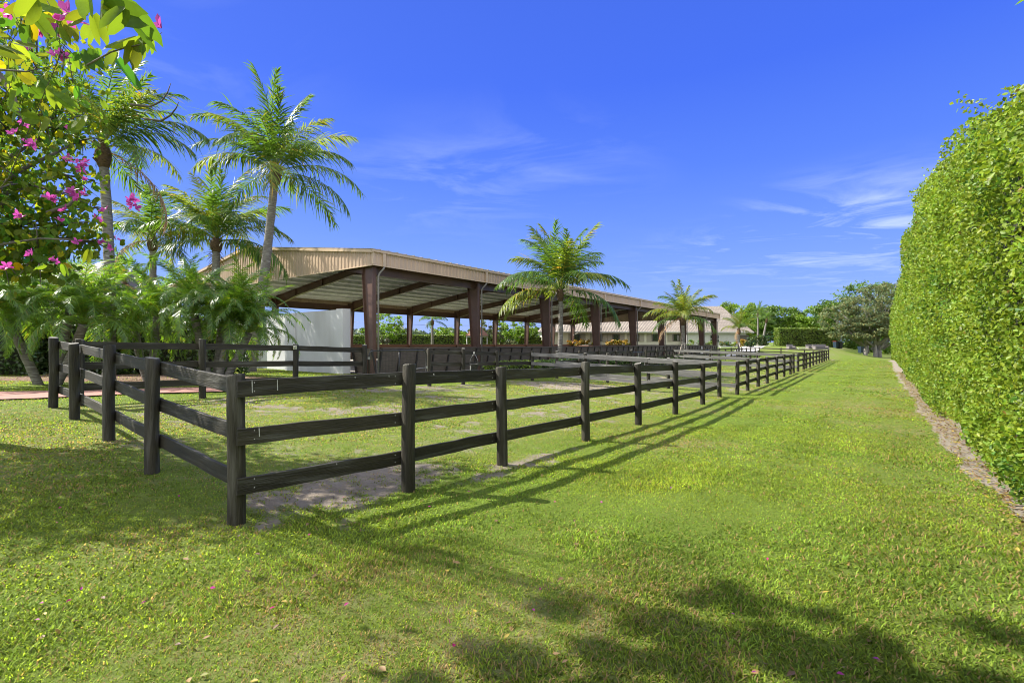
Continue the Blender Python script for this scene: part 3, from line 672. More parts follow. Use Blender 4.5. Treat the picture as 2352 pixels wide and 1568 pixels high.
# ------------------------------------------------------------------ covered riding arena
AR0 = np.array([-7.42, 26.5])
AR = thing('covered_arena', 'long open-sided covered riding arena with brown steel frames and tan ribbed fascia', 'riding arena', (*AR0, 0), ROT)
W = 27.7; SS = [0, 8.6, 17.5, 26.4, 35.3, 44.1, 52.8, 61.3, 68.6]; LA = SS[-1]
ZE = 6.70; ZF = 5.86; SL = .126; ZR = ZE+SL*W/2
def roofz(w): return ZE+SL*(w if w < W/2 else W-w)
def gA(s_, w_): p = AR0+U*s_+Vv*w_; return Gf(*p)
for i, s_ in enumerate(SS):
    for far in (0, 1):
        m = MB(); fw = .27; d0, d1 = .46, .98; zt = ZE-.35
        g = gA(s_, W if far else 0)-.2
        f = (lambda w: W-w) if far else (lambda w: w)
        def ybox(w0, w1, x0, x1, z0, z1, w2=None, w3=None):
            w2 = w0 if w2 is None else w2; w3 = w1 if w3 is None else w3
            a = [(x0, f(w0), z0), (x1, f(w0), z0), (x1, f(w1), z0), (x0, f(w1), z0), (x0, f(w2), z1), (x1, f(w2), z1), (x1, f(w3), z1), (x0, f(w3), z1)]
            m.hexa(a)
        ybox(0, .022, s_-fw/2, s_+fw/2, g, zt)
        ybox(d0-.022, d0, s_-fw/2, s_+fw/2, g, zt-.5, d1-.022, d1)
        ybox(.022, d0-.022, s_-.012, s_+.012, g, zt-.5, .022, d1-.022)
        ybox(.022, d1-.022, s_-.012, s_+.012, zt-.5, zt)
        o = m.build('column', M['steel_brown'], AR)
    m = MB()                                            # gable frame rafter: tapered I-beam each side
    for f in ((lambda w: w), (lambda w: W-w)):
        st = [(.9, 1.0), (4.5, .66), (W/2, .58)]
        for (w0, h0), (w1, h1) in zip(st[:-1], st[1:]):
            za, zb = ZE+SL*w0-.28, ZE+SL*w1-.28
            for (q0, q1, t0, t1) in ((0, 0, .03, .03),):
                m.hexa([(s_-.13, f(w0), za-.03), (s_+.13, f(w0), za-.03), (s_+.13, f(w1), zb-.03), (s_-.13, f(w1), zb-.03), (s_-.13, f(w0), za), (s_+.13, f(w0), za), (s_+.13, f(w1), zb), (s_-.13, f(w1), zb)])
                m.hexa([(s_-.012, f(w0), za-h0), (s_+.012, f(w0), za-h0), (s_+.012, f(w1), zb-h1), (s_-.012, f(w1), zb-h1), (s_-.012, f(w0), za-.03), (s_+.012, f(w0), za-.03), (s_+.012, f(w1), zb-.03), (s_-.012, f(w1), zb-.03)])
                m.hexa([(s_-.13, f(w0), za-h0-.03), (s_+.13, f(w0), za-h0-.03), (s_+.13, f(w1), zb-h1-.03), (s_-.13, f(w1), zb-h1-.03), (s_-.13, f(w0), za-h0), (s_+.13, f(w0), za-h0), (s_+.13, f(w1), zb-h1), (s_-.13, f(w1), zb-h1)])
        for w_ in (.9, 4.5, 9.0): m.box(s_-.12, s_+.12, f(w_)-.012, f(w_)+.012, ZE+SL*w_-.31-(1.0 if w_ < 1 else .6), ZE+SL*w_-.31)
    m.build('rafter', M['steel_brown'], AR)
    # flange braces
    m = MB()
    for w_ in (3.4, 7.6, W-3.4, W-7.6): m.beam((s_+.05, w_, roofz(w_)-.9), (s_+.75, w_, roofz(w_)-.2), .04, .04)
    m.build('brace', M['purlin'], AR)
for k in range(9):
    w_ = .9+k*1.55
    for ww in (w_, W-w_):
        m = MB(); z = roofz(ww)-.16
        m.box(-.3, LA+.3, ww-.004, ww+.004, z-.15, z+.09); m.box(-.3, LA+.3, ww+.004, ww+.085, z-.15, z-.144); m.box(-.3, LA+.3, ww-.012, ww-.0045, z-.15, z-.12)
        m.build('purlin', M['purlin'], AR)
m = MB()
for f, sg in ((lambda w: w, 1), (lambda w: W-w, -1)):
    m.hexa([(-.42, f(-.42), roofz(0)-.13), (LA+.42, f(-.42), roofz(0)-.13), (LA+.42, f(W/2), ZR-.075), (-.42, f(W/2), ZR-.075), (-.42, f(-.42), roofz(0)-.08), (LA+.42, f(-.42), roofz(0)-.08), (LA+.42, f(W/2), ZR-.03), (-.42, f(W/2), ZR-.03)])
m.build('roof_liner', M['liner'], AR)
m = MB()
for f in ((lambda w: w), (lambda w: W-w)):
    m.hexa([(-.5, f(-.5), ZE-.07), (LA+.5, f(-.5), ZE-.07), (LA+.5, f(W/2), ZR-.022), (-.5, f(W/2), ZR-.022), (-.5, f(-.5), ZE-.03), (LA+.5, f(-.5), ZE-.03), (LA+.5, f(W/2), ZR+.02), (-.5, f(W/2), ZR+.02)])
    n = int(LA/.6)
    for i in range(n+1):
        x = LA*i/n; m.beam((x, f(-.5), ZE-.01), (x, f(W/2), ZR+.04), .05, .04)
m.build('roof', M['roof_metal'], AR)
def ribbed(x0, x1, zfun_lo, zfun_hi, y, axis, sgn, pitch=.30):
    """ribbed wall sheet; axis 0 runs along s, axis 1 along w; returns MB"""
    m = MB(); n = max(2, int(round((x1-x0)/pitch))); prof = []
    p = (x1-x0)/n
    for i in range(n): prof += [(x0+i*p, 0), (x0+i*p+.62*p, 0), (x0+i*p+.70*p, .035), (x0+i*p+.92*p, .035)]
    prof.append((x1, 0)); vs = []; fs = []
    for q, dpt in prof:
        for z in (zfun_lo(q), zfun_hi(q)):
            vs.append((q, y+sgn*dpt, z) if axis == 0 else (y+sgn*dpt, q, z))
    for i in range(len(prof)-1): fs.append((2*i, 2*i+2, 2*i+3, 2*i+1))
    return m.add(vs, fs)
ribbed(-.3, LA+.3, lambda q: ZF, lambda q: ZE-.14, -.34, 0, -1).build('side_fascia', M['tan'], AR)
ribbed(-.3, LA+.3, lambda q: ZF, lambda q: ZE-.14, W+.34, 0, 1).build('side_fascia', M['tan'], AR)
ribbed(-.34, W+.34, lambda q: ZF, lambda q: roofz(q)-.14, -.34, 1, -1, .33).build('gable_panel', M['tan'], AR)
ribbed(-.34, W+.34, lambda q: ZF, lambda q: roofz(q)-.14, LA+.34, 1, 1, .33).build('gable_panel', M['tan'], AR)
m = MB()                                                # eave gutters
for y0 in (-.40, W+.40):
    m.box(-.5, LA+.5, y0-.09, y0+.05, ZE-.17, ZE-.02)
m.build('gutter', M['trim'], AR)
for x0 in (-.44, LA+.44):                               # rake trims
    for f in ((lambda w: w), (lambda w: W-w)):
        m = MB(); m.beam((x0, f(-.45), ZE-.115), (x0, f(W/2), ZR-.065), .12, .20); m.build('rake_trim', M['trim'], AR)
m = MB()                                                # bottom trims and corner posts of the fascia
m.box(-.37, LA+.37, -.385, -.30, ZF-.035, ZF+.02); m.box(-.37, LA+.37, W+.30, W+.385, ZF-.035, ZF+.02)
m.box(-.385, -.30, -.30, W+.30, ZF-.04, ZF+.015); m.box(LA+.30, LA+.385, -.30, W+.30, ZF-.04, ZF+.015)
for x0 in (-.40, LA+.33): m.box(x0, x0+.10, -.40, -.28, ZF+.02, ZE-.18)
m.build('fascia_trim', M['trim'], AR)
for y0 in (.35, W-.35):                                 # long eave beams below the fascia
    m = MB(); m.box(0, LA, y0-.015, y0+.015, ZF-.42, ZF+.25); m.box(0, LA, y0-.10, y0+.10, ZF-.44, ZF-.42); m.build('eave_beam', M['steel_brown'], AR)
for i, s_ in enumerate(SS):                             # gutter outlets and downspouts on the near side
    m = MB(); x = s_+.30
    m.box(x-.09, x+.09, -.47, -.386, ZF-.05, ZE-.19)
    m.build('outlet_box', M['trim'], AR)
    m = MB(); g = gA(s_, 0)
    m.tube([(x, -.42, ZF), (x, -.42, ZF-.12), (x-.10, -.18, ZF-.38), (x-.10, -.07, ZF-.55), (x-.10, -.07, g)], .05, 8); m.build('downspout', M['pipe'], AR)
# kick walls
KT = 1.40
def kick(p0, p1, nrm_, top, name='kick_wall'):
    """panels lean outward at the top, ribs every 1.3 m on the outside"""
    p0 = Vector((*p0, 0)); p1 = Vector((*p1, 0)); d = p1-p0; L = d.length; d.normalize(); nv = Vector((*nrm_, 0))
    m = MB(); lean = .32
    def gz(q):
        w = AR0+U*q.x+Vv*q.y; return Gf(*w)-.05
    n = max(2, int(L/1.3)); 
    for i in range(n):
        a = p0+d*(L*i/n); b = p0+d*(L*(i+1)/n)
        ga_, gb_ = gz(a), gz(b); th = nv*.04
        def pp(q, g_, z, o): r = q-nv*(lean*(1-(z-g_)/(top-g_)))+o; return (r.x, r.y, z)
        m.hexa([pp(a, ga_, ga_, Vector()), pp(b, gb_, gb_, Vector()), pp(b, gb_, gb_, -th), pp(a, ga_, ga_, -th), pp(a, ga_, top, Vector()), pp(b, gb_, top, Vector()), pp(b, gb_, top, -th), pp(a, ga_, top, -th)])
    m.build(name, M['kick'], AR)
    r = MB()
    for i in range(n+1):
        a = p0+d*(L*i/n+.02); g_ = gz(a)
        b0 = a-nv*(lean-.003); b1 = a+nv*.003; o = nv*.12; dd = d*.045
        q = [b0-dd, b0+dd, b0+dd+o*.9, b0-dd+o*.9, b1-dd, b1+dd, b1+dd+o*.5, b1-dd+o*.5]
        r.hexa([(v.x, v.y, g_ if k < 4 else top-.05) for k, v in enumerate(q)])
    r.build('kick_wall_rib', M['kick_rib'], AR)
    return
kick((.4, -.05), (LA, -.05), (0, -1), KT)
kick((-.1, W), (LA, W), (0, 1), 1.60)
kick((-.15, 0), (-.15, 1.7), (-1, 0), KT)
kick((LA+.1, 0), (LA+.1, W), (1, 0), 1.5)
for (a, b, y, z, mm, hh) in ((.4, LA, -.05, KT, 'kick', .05), (-.1, LA, W, 1.60, 'cap_pale', .035)):
    m = MB(); m.box(a, b, y-.14, y+.14, z, z+hh); m.build('wall_cap', M[mm], AR)
m = MB(); m.box(-.1, LA, W-.30, W-.26, 1.28, 1.58); m.build('inner_rail_board', M['cap'], AR)
m = MB(); m.box(LA-.3, LA-.26, .5, W-.5, 1.05, 1.40); m.build('inner_rail_board', M['cap'], AR)
m = MB(); m.beam((LA, .6, 3.4), (LA, 5.5, 6.0), .06, .06); m.beam((LA, W-.6, 3.4), (LA, W-5.5, 6.0), .06, .06); m.beam((LA-4.4, W-.5, 4.4), (LA, W-.5, 5.7), .05, .05); m.build('wind_brace', M['purlin'], AR)
m = MB(); m.box(LA-.1, LA+.12, W/2-.12, W/2+.12, ZF-.1, ZR-.3); m.box(LA-.1, LA+.12, 6.8, 7.05, ZF-.1, roofz(7)-.3); m.box(LA-.1, LA+.12, W-7.05, W-6.8, ZF-.1, roofz(7)-.3); m.build('gable_stud', M['steel_brown'], AR)

# sand footing under the roof
c_ = [AR0+U*.0+Vv*.2, AR0+U*LA+Vv*.2]; d_ = [AR0+U*.0+Vv*(W-.2), AR0+U*LA+Vv*(W-.2)]
M['footing'] = mat('pale_sand_footing', (.50, .46, .41), (.42, .385, .34), .95, 3, bump=.5)
strip_sheet('arena_sand', c_, d_, M['footing'], .04, 60, 20)

# ------------------------------------------------------------------ tall white wall at the arena's near end
ww = thing('white_wall', 'tall white stucco wall standing under the near gable of the arena', 'wall', (*(AR0-U*.72+Vv*1.72), 0), ROT)
def wall_piece(w0, w1, x0, z_top, name, x1=None, notch=0):
    m = MB(); n = 10
    for i in range(n):
        a = w0+(w1-w0)*i/n; b = w0+(w1-w0)*(i+1)/n
        za = z_top+notch*math.sin(3.1*(i/n)); zb = z_top+notch*math.sin(3.1*((i+1)/n))
        m.hexa([(x0, a, -.5), (x0+.2, a, -.5), (x0+.2, b, -.5), (x0, b, -.5), (x0, a, za), (x0+.2, a, za), (x0+.2, b, zb), (x0, b, zb)])
    return m.build(name, M['stucco'], ww)
wall_piece(.6, 6.2, 0, 3.56, 'panel'); 
m = MB(); m.box(-.08, .40, -.02, .6, -.5, 3.60); m.build('pier', M['stucco'], ww)
m = MB(); m.box(-.10, .30, 4.9, 5.75, -.5, 3.50); m.build('pier', M['stucco'], ww)
wall_piece(6.2, 10.4, .45, 3.52, 'panel'); wall_piece(10.4, 15.5, .2, 3.40, 'panel')
m = MB(); m.box(.1, .55, 10.2, 10.75, -.5, 3.5); m.build('pier', M['stucco'], ww)
wall_piece(15.5, 22, .45, 3.1, 'panel')
m = MB(); m.box(.3, .8, 15.3, 15.8, -.5, 3.2); m.build('pier', M['stucco'], ww)

# ------------------------------------------------------------------ palms
def frond_arrays(L, e0, bend, nl, ll, lw, droop, ragged=.15, seed=0, segs=4, start=.16, curl=0., bp=1.25, fwd=(.35, 1.1)):
    r = np.random.default_rng(seed)
    n = 22; t = np.linspace(0, 1, n); ang = e0-bend*t**bp; ds = L/(n-1)
    x = np.r_[0, np.cumsum(np.cos(ang[:-1])*ds)]; z = np.r_[0, np.cumsum(np.sin(ang[:-1])*ds)]
    yy = curl*L*t**2
    P = np.stack([x, yy, z], 1); T = nrm(np.gradient(P, axis=0))
    # rachis (square tube)
    rad = np.interp(t, [0, .12, 1], [.045, .022, .004])*L/3.8
    Nn = nrm(np.cross(T, np.array([0, 1., 0]))*-1); Sd = nrm(np.cross(T, Nn))
    Vr = np.stack([P+Nn*rad[:, None], P+Sd*rad[:, None]*1.2, P-Nn*rad[:, None]*.7, P-Sd*rad[:, None]*1.2], 1).reshape(-1, 3)
    Fr = [(i*4+k, i*4+(k+1) % 4, (i+1)*4+(k+1) % 4, (i+1)*4+k) for i in range(n-1) for k in range(4)]
    u = np.repeat(np.linspace(0, 1, nl), 2); u = np.clip(u+r.normal(size=len(u))*.006, 0, 1); side = np.tile([1., -1.], nl)
    tt = start+(1-start)*u
    base = np.stack([np.interp(tt, t, P[:, k]) for k in range(3)], 1)
    TT = nrm(np.stack([np.interp(tt, t, T[:, k]) for k in range(3)], 1)); SS_ = nrm(np.cross(TT, np.cross(TT, np.array([0, 1., 0]))*-1)); NN = nrm(np.cross(SS_, TT))
    NN = np.where(NN[:, 2:3]*0+1 > 0, NN, NN)
    SS_ = nrm(np.cross(NN, TT))
    leng = ll*(np.minimum(1, .5+2.6*u)*np.clip(1.08-u**2.2*.75, .2, 1))*(1+r.normal(size=len(u))*ragged)
    leng = np.clip(leng, ll*.15, ll*1.3)
    f = np.interp(u, [0, 1], fwd)+r.normal(size=len(u))*.20
    upv = np.abs(NN)*0+NN*(.22+r.normal(size=len(u))*.12)[:, None]
    d = nrm(SS_*side[:, None]*np.cos(f)[:, None]+TT*np.sin(f)[:, None]+upv)
    wd = nrm(TT-(TT*d).sum(1, keepdims=True)*d)
    st = []; p = base.copy(); ws = [.55, 1, .8, .45, .06][:segs] + [.05]
    dr = droop*(1+r.normal(size=len(u))*.45)
    for k in range(segs+1):
        wk = ws[k]*lw/2
        st.append(p-wd*wk); st.append(p+wd*wk)
        p = p+d*(leng/segs)[:, None]
        d = nrm(d+np.array([0, 0, -1.])*(dr*(.35+.25*k)/segs*2)[:, None])
    Vl = np.stack(st, 1).reshape(-1, 3); m = 2*(segs+1)
    q = np.array([(2*k, 2*k+1, 2*k+3, 2*k+2) for k in range(segs)])
    Fl = (q[None]+(np.arange(len(u))*m)[:, None, None]).reshape(-1, 4)+len(Vr)
    V = np.concatenate([Vr, Vl]); F = np.concatenate([np.array(Fr), Fl])
    c = np.concatenate([np.tile([2.2, 1.7, 1.5], (len(Vr), 1)), np.repeat(np.clip(1+r.normal(size=(len(u), 1))*.2, .5, 1.6)*np.array([1, 1, 1.]), m, 0)])
    tipb = np.repeat((r.random(len(u)) < .06), m); c[len(Vr):][tipb] *= np.array([2.2, 1.1, 1.2])
    return V, F, c
FR = {}
def fkind(key, mt, **kw):
    FR[key] = npmesh('frond', *frond_arrays(**kw)[:2], mt, frond_arrays(**kw)[2])
for i in range(4):
    # 0 upright spear leaves, 1 raised, 2 arching, 3 hanging
    for j, (e0, bd, ll, dr) in enumerate([(84, 34, .72, .3), (66, 66, .98, .7), (42, 82, 1.0, 1.15), (8, 72, .95, 1.4)]):
        kw = dict(L=3.8*(1-.04*i), e0=R(e0+i*3-4), bend=R(bd+i*6), nl=56, ll=ll, lw=.048, droop=dr, ragged=.22+.06*i, seed=i*10+j, curl=(-.06+.05*i), bp=1.3)
        fkind(('c', j, i), M['coco'], **kw); fkind(('y', j, i), M['coco_y'], **kw); 
    kw = dict(L=3.4, e0=R(-5-i*4), bend=R(80), nl=46, ll=.65, lw=.045, droop=1.5, ragged=.4, seed=90+i); fkind(('b', 3, i), M['coco_b'], **kw)
    for j, (e0, bd) in enumerate([(80, 70), (55, 120), (25, 125)]):
        fkind(('p', j, i), M['pygmy'], L=1.75, e0=R(e0+4*i), bend=R(bd+5*i), nl=74, ll=.25, lw=.0135, droop=.15, ragged=.12, seed=200+i*7+j, segs=3, start=.12, bp=1.35, curl=-.03+.03*i)
def trunk_curve(b, t, sway, n=26):
    b = np.array(b); t = np.array(t); q = np.linspace(0, 1, n)[:, None]
    return b+(t-b)*q+np.array([sway[0], sway[1], 0])*(np.sin(q*math.pi))
def coco_palm(label, base, top, L, nf, seed, r0=.20, r1=.13, sway=(0, 0), mix=(.8, .2), group='coconut palms around the arena', name='coconut_palm', weights=(.2, .35, .28, .17), brown=1, extra=(), tilt=0, az0=None, simple=False):
    r = random.Random(seed); g = Gf(base[0], base[1])
    root = thing(name, label, 'palm tree', (base[0], base[1], g), group=group)
    bz = np.array([base[0], base[1], g]); P = trunk_curve((0, 0, -.2), np.array(top)-bz, sway)
    n = len(P); q = np.linspace(0, 1, n)
    rad = np.interp(q, [0, .06, .2, 1], [r0*1.45, r0*1.12, r0, r1])*(1+.035*np.cos(np.arange(n)*math.pi))
    # subdivide for rings
    m = MB(); m.tube([tuple(p) for p in P], list(rad), 12); m.build('trunk', M['trunk'], root)
    T = P[-1]; ax = nrm(P[-1]-P[-3])
    m = MB()
    m.tube([tuple(T-ax*.62), tuple(T-ax*.45), tuple(T-ax*.2), tuple(T+ax*.05), tuple(T+ax*.35)], [r1*1.02, r1*1.45, r1*1.75, r1*1.5, r1*.6], 12)
    for k in range(16):                                  # old leaf bases
        a = r.uniform(0, 6.28); z = r.uniform(-.55, .1); d = Vector((math.cos(a), math.sin(a), 0)); p = Vector(T)+Vector(ax)*z+d*r1*1.1
        m.beam(p, p+d*r.uniform(.08, .18)+Vector((0, 0, r.uniform(.08, .22))), .07, .03)
    m.build('fibre_sheath', M['fibre'], root)
    m = MB()
    for k in range(9):
        a = k*2.4+seed; d = Vector((math.cos(a), math.sin(a), 0)); m.tube([Vector(T)+d*.05, Vector(T)+d*.10+Vector((0, 0, .4)), Vector(T)+d*.20+Vector((0, 0, .75))], [.045, .04, .025], 6)
    m.build('stalks', M['stalk'], root)
    sc = L/3.8; az = seed*1.3
    for k in range(nf):
        az += 2.39996+r.uniform(-.12, .12); w = (k+.5)/nf
        cum = 0; j = 3
        for jj, wt in enumerate(weights):
            cum += wt
            if w < cum: j = jj; break
        key = 'c' if r.random() < mix[0] else 'y'
        i = r.randrange(4)
        me = FR[(key, j, i)]
        if j == 3 and brown and r.random() < .12*brown: me = FR[('b', 3, i)]
        z = .25-.22*w
        o = link('frond', me, root, tuple(T+ax*z), (r.uniform(-.35, .35), r.uniform(-.12, .12), az)); s_ = sc*r.uniform(.84, 1.08); o.scale = (s_, s_*r.choice([-1, 1]), s_)
    for (a_deg, j, s2, key) in extra:
        o = link('frond', FR[(key, j, 1)], root, tuple(T+ax*.05), (0, 0, R(a_deg))); o.scale = (sc*s2,)*3
    return root
coco_palm('tallest coconut palm at the left edge, its grey trunk rising behind the pink flowering tree', at(250, 0, 17)[:2], at(236, 345, 17), 3.7, 25, 3, .17, .14, (.12, 0), (.85, .15), extra=((0, 2, 1.15, 'c'),))
coco_palm('tall coconut palm with a leaning grey trunk in front of the tan gable', at(572, 0, 27.5)[:2], at(632, 400, 27), 5.3, 26, 11, .27, .19, (.12, 0), (.88, .12), weights=(.28, .34, .24, .14), extra=((-5, 2, .95, 'c'), (172, 1, 1.3, 'c'), (178, 2, 1.0, 'y')))
coco_palm('coconut palm with a dense bright crown directly left of the leaning tall one', at(492, 0, 30)[:2], at(497, 556, 30), 4.9, 27, 5, .25, .20, (0, 0), (.5, .5), weights=(.2, .38, .27, .15), extra=((-8, 3, 1.2, 'c'), (15, 2, 1.0, 'y'), (180, 2, 1.0, 'y')))
coco_palm('yellowish coconut palm between the tallest one and the dense bright one', at(352, 0, 31)[:2], at(351, 555, 31), 4.2, 23, 8, .22, .18, (0, 0), (.45, .55), weights=(.15, .35, .3, .2), brown=2)
coco_palm('small far coconut palm seen low between the two left trunks', at(287, 0, 36)[:2], at(286, 655, 36), 3.2, 13, 21, .18, .15, (0, 0), (.8, .2), weights=(.15, .3, .3, .25))
coco_palm('coconut palm standing alone halfway along the arena side', at(1281, 0, 31)[:2], at(1287, 670, 31), 4.9, 29, 14, .16, .13, (.1, 0), (.8, .2), weights=(.30, .34, .24, .12), brown=.5, extra=((0, 2, 1., 'c'), (178, 2, .95, 'c'), (186, 3, .9, 'y')))
p7 = coco_palm('yellowing coconut palm with one long drooping frond by the far part of the arena', at(1571, 0, 46)[:2], at(1568, 732, 46), 3.6, 22, 17, .17, .14, (0, 0), (.25, .75), weights=(.28, .38, .22, .12), brown=3, extra=((180, 2, 1.15, 'y'), (190, 3, 1.1, 'b')))
p8 = coco_palm('short staked coconut palm before the far end of the arena', at(1697, 0, 70)[:2], at(1697, 758, 70), 3.1, 19, 23, .16, .14, (0, 0), (.4, .6), weights=(.25, .4, .25, .1))
for root, sp, zz in ((p7, .75, 1.9), (p8, 1.3, 2.1)):
    for k, a in enumerate((.3, 2.4, 4.5)):
        m = MB(); m.tube([(math.cos(a)*sp, math.sin(a)*sp, -.1), (math.cos(a)*.16, math.sin(a)*.16, zz)], .045, 6); m.build('support_stake', M['stake'], root)

def pygmy_cluster(label, base, stems, seed, L=1.0, nf=30):
    r = random.Random(seed); g = Gf(*base); root = thing('pygmy_date_palm', label, 'palm tree', (base[0], base[1], g), group='pygmy date palms in the left bed')
    for (dx, dy, h, lean) in stems:
        top = (dx+lean, dy+r.uniform(-.3, .3), h*.88); P = trunk_curve((dx*.25, dy*.25, -.15), top, (lean*.15, 0), 12)
        m = MB(); m.tube([tuple(p) for p in P], [.12*(1+.08*(k % 2)) for k in range(12)], 9); m.build('trunk', M['trunk'], root)
        az = r.uniform(0, 6)
        for k in range(nf):
            az += 2.4; w = (k+.5)/nf; j = 0 if w < .28 else (1 if w < .70 else 2)
            o = link('frond', FR[('p', j, r.randrange(4))], root, (P[-1][0], P[-1][1], P[-1][2]+.12*(1-w)), (r.uniform(-.3, .3), r.uniform(-.15, .15)+(.25 if w > .85 else 0), az)); s_ = L*r.uniform(.85, 1.12); o.scale = (s_,)*3
    return root
b1 = at(110, 0, 15.5)[:2]; pygmy_cluster('large glossy pygmy date palm clump at the left edge beside the brick path', b1, [(-.9, 0, 2.35, -.1), (.4, .2, 2.75, .1), (1.1, -.3, 2.15, .3)], 1, 1.4, 40)
b1 = at(345, 0, 17.5)[:2]; pygmy_cluster('slender pygmy date palm between the two fuller clumps', b1, [(0, 0, 2.65, .05), (-.6, .5, 2.0, -.3)], 2, 1.25, 36)
b1 = at(492, 0, 17)[:2]; pygmy_cluster('full pygmy date palm clump in front of the white wall', b1, [(-.4, 0, 2.75, -.2), (.35, -.1, 2.5, .15), (.7, .3, 2.0, .25), (-.2, .6, 2.2, 0)], 3, 1.32, 40)
b1 = at(-60, 0, 14)[:2]; pygmy_cluster('pygmy date palm cut off by the left edge of the picture', b1, [(0, 0, 2.3, .1)], 6, 1.3, 40)

# ------------------------------------------------------------------ trees and shrubs
def crown_mesh(ells, n, size, mt, base, clumps=60, rc=.28, flat=.8, seed=0, hue=.14, val=.4, top=.4, name='crown'):
    r = np.random.default_rng(seed); Os = []; Ns = []; cc = []
    for (cx, cy, cz, rx, ry, rz) in ells:
        k = max(4, int(clumps/len(ells))); d = nrm(r.normal(size=(k, 3))); rad = r.random(k)**.33; rad = .45+.55*rad
        C = np.array([cx, cy, cz])+d*np.array([rx, ry, rz])*rad[:, None]*(1-rc*.6)
        m = int(n/len(ells)/k)
        for q in range(k):
            dd = nrm(r.normal(size=(m, 3))); rr_ = r.random(m)**.45; R_ = np.array([rx, ry, rz*flat])*rc*r.uniform(.7, 1.3)
            Os.append(C[q]+dd*R_*rr_[:, None]); Ns.append(dd+np.array([0, 0, top])+r.normal(size=(m, 3))*.5); cc.append(np.full(m, r.uniform(.75, 1.25)))
    O = np.concatenate(Os); N_ = nrm(np.concatenate(Ns)); c = np.concatenate(cc); m = len(O)
    V, F = scatter(LEAF*np.array([1.4, 1, 1.2]), LEAFF, O-np.array(base), basis(r.normal(size=(m, 3))+np.array([0, 0, -.3]), N_), size*r.uniform(.65, 1.35, m))
    col = colvar(m, 1, hue, val)*c[:, None]
    return npmesh(name, V, F, mt, np.repeat(col, 6, 0))
def tree(name, label, cat, x, y, ells, n, size, mt, trunk=.25, bark='bark', clumps=60, rc=.28, seed=0, group=None, stems=((0, 0),), fork=.35, **kw):
    g = Gf(x, y); root = thing(name, label, cat, (x, y, g), group=group); base = (x, y, g)
    link('crown', crown_mesh([(x+a, y+b, g+c, d, e, f) for (a, b, c, d, e, f) in ells], n, size, mt, base, clumps, rc, seed=seed, **kw), root)
    r = random.Random(seed); m = MB()
    for (sx, sy) in stems:
        for (a, b, c, d, e, f) in ells:
            for k in range(5 if len(ells) < 4 else 3):
                tp = (a+r.uniform(-.7, .7)*d, b+r.uniform(-.7, .7)*e, c+r.uniform(-.3, .6)*f); fk = (sx+(a-sx)*.15, sy+(b-sy)*.15, max(.4, (c-f)*fork+.5))
                mid = ((fk[0]+tp[0])/2+r.uniform(-.1, .1)*d, (fk[1]+tp[1])/2, (fk[2]+tp[2])/2+.05*f)
                m.tube([fk, mid, tp], [trunk*.5, trunk*.3, trunk*.06], 6)
        m.tube([(sx, sy, -.3), (sx+trunk*.2, sy, .5), (sx+(ells[0][0]-sx)*.15, sy+(ells[0][1]-sy)*.15, max(.5, (ells[0][2]-ells[0][5])*fork+.6))], [trunk*1.3, trunk, trunk*.75], 9)
    m.build('trunk', M[bark], root)
    return root
def P_(px, D): return at(px, 0, D)[:2]
# big grey-green tree by the end of the hedge
x, y = P_(2010, 80)
tree('ficus_tree', 'spreading grey green tree with pale forked trunk at the end of the tall hedge', 'tree', x, y, [(-.3, 0, 7.8, 5.2, 4.5, 3.8), (-4.8, 1, 5.9, 3.8, 3.5, 3.2), (2.6, 1, 9.2, 4.4, 4, 3.6), (-2.2, -1, 4.4, 4.5, 3, 2.0), (4.2, -1, 5.6, 3.2, 3, 4.2), (.5, -1.5, 5.2, 4, 2.4, 2.2)], 42000, .2, M['olive'], .3, 'palebark', 330, .2, seed=31, stems=((0, 0), (.9, .3), (-1.2, .6)), fork=.5, hue=.2, val=.5)
x, y = P_(1990, 96)
tree('ficus_tree', 'green tree crown rising directly behind the big grey green tree', 'tree', x, y, [(0, 0, 9.5, 8, 5, 5.2), (-6.5, 0, 7.4, 4.5, 4, 3.6)], 9000, .34, M['ficus'], .4, seed=32, clumps=90)
for k, (px, D, h, wd, mt, lab) in enumerate([
        (1865, 118, 9.6, 7.2, 'bright', 'lit bright green round tree behind the far clipped hedge'),
        (1790, 122, 10.6, 8.6, 'ficus', 'broad dark green tree directly right of the brown tiled roof'),
        (1735, 130, 11.6, 7.5, 'bright', 'green tree whose crown tops the right end of the tiled roof'),
        (1672, 140, 12.2, 8, 'bright', 'low green treetop showing above the middle of the tiled roof')]):
    x, y = P_(px, D)
    tree('shade_tree', lab, 'tree', x, y, [(0, 0, h*.62, wd*.72, wd*.6, h*.40), (-wd*.32, 0, h*.42, wd*.5, wd*.5, h*.32), (wd*.35, -1, h*.40, wd*.5, wd*.5, h*.34)], 22000, .36, M[mt], .4, clumps=170, rc=.25, seed=40+k, hue=.1)
for k, (px, D, w_, h, lab) in enumerate([(1950, 104, 13, 4.5, 'dark understorey bush behind the wheeled bins'), (2020, 112, 14, 5.5, 'dark understorey bush seen behind the forked pale trunk'), (2075, 108, 14, 6.5, 'dark understorey bush touching the far end of the tall hedge')]):
    x, y = P_(px, D); g = Gf(x, y); root = thing('understorey_bush', lab, 'bush', (x, y, g), group='understorey bushes under the big tree')
    link('foliage', crown_mesh([(x, y, g+h*.45, w_*.5, 2, h*.6)], 4200, .34, M['ficus'], (x, y, g), 60, .28, seed=k+300, name='foliage'), root)
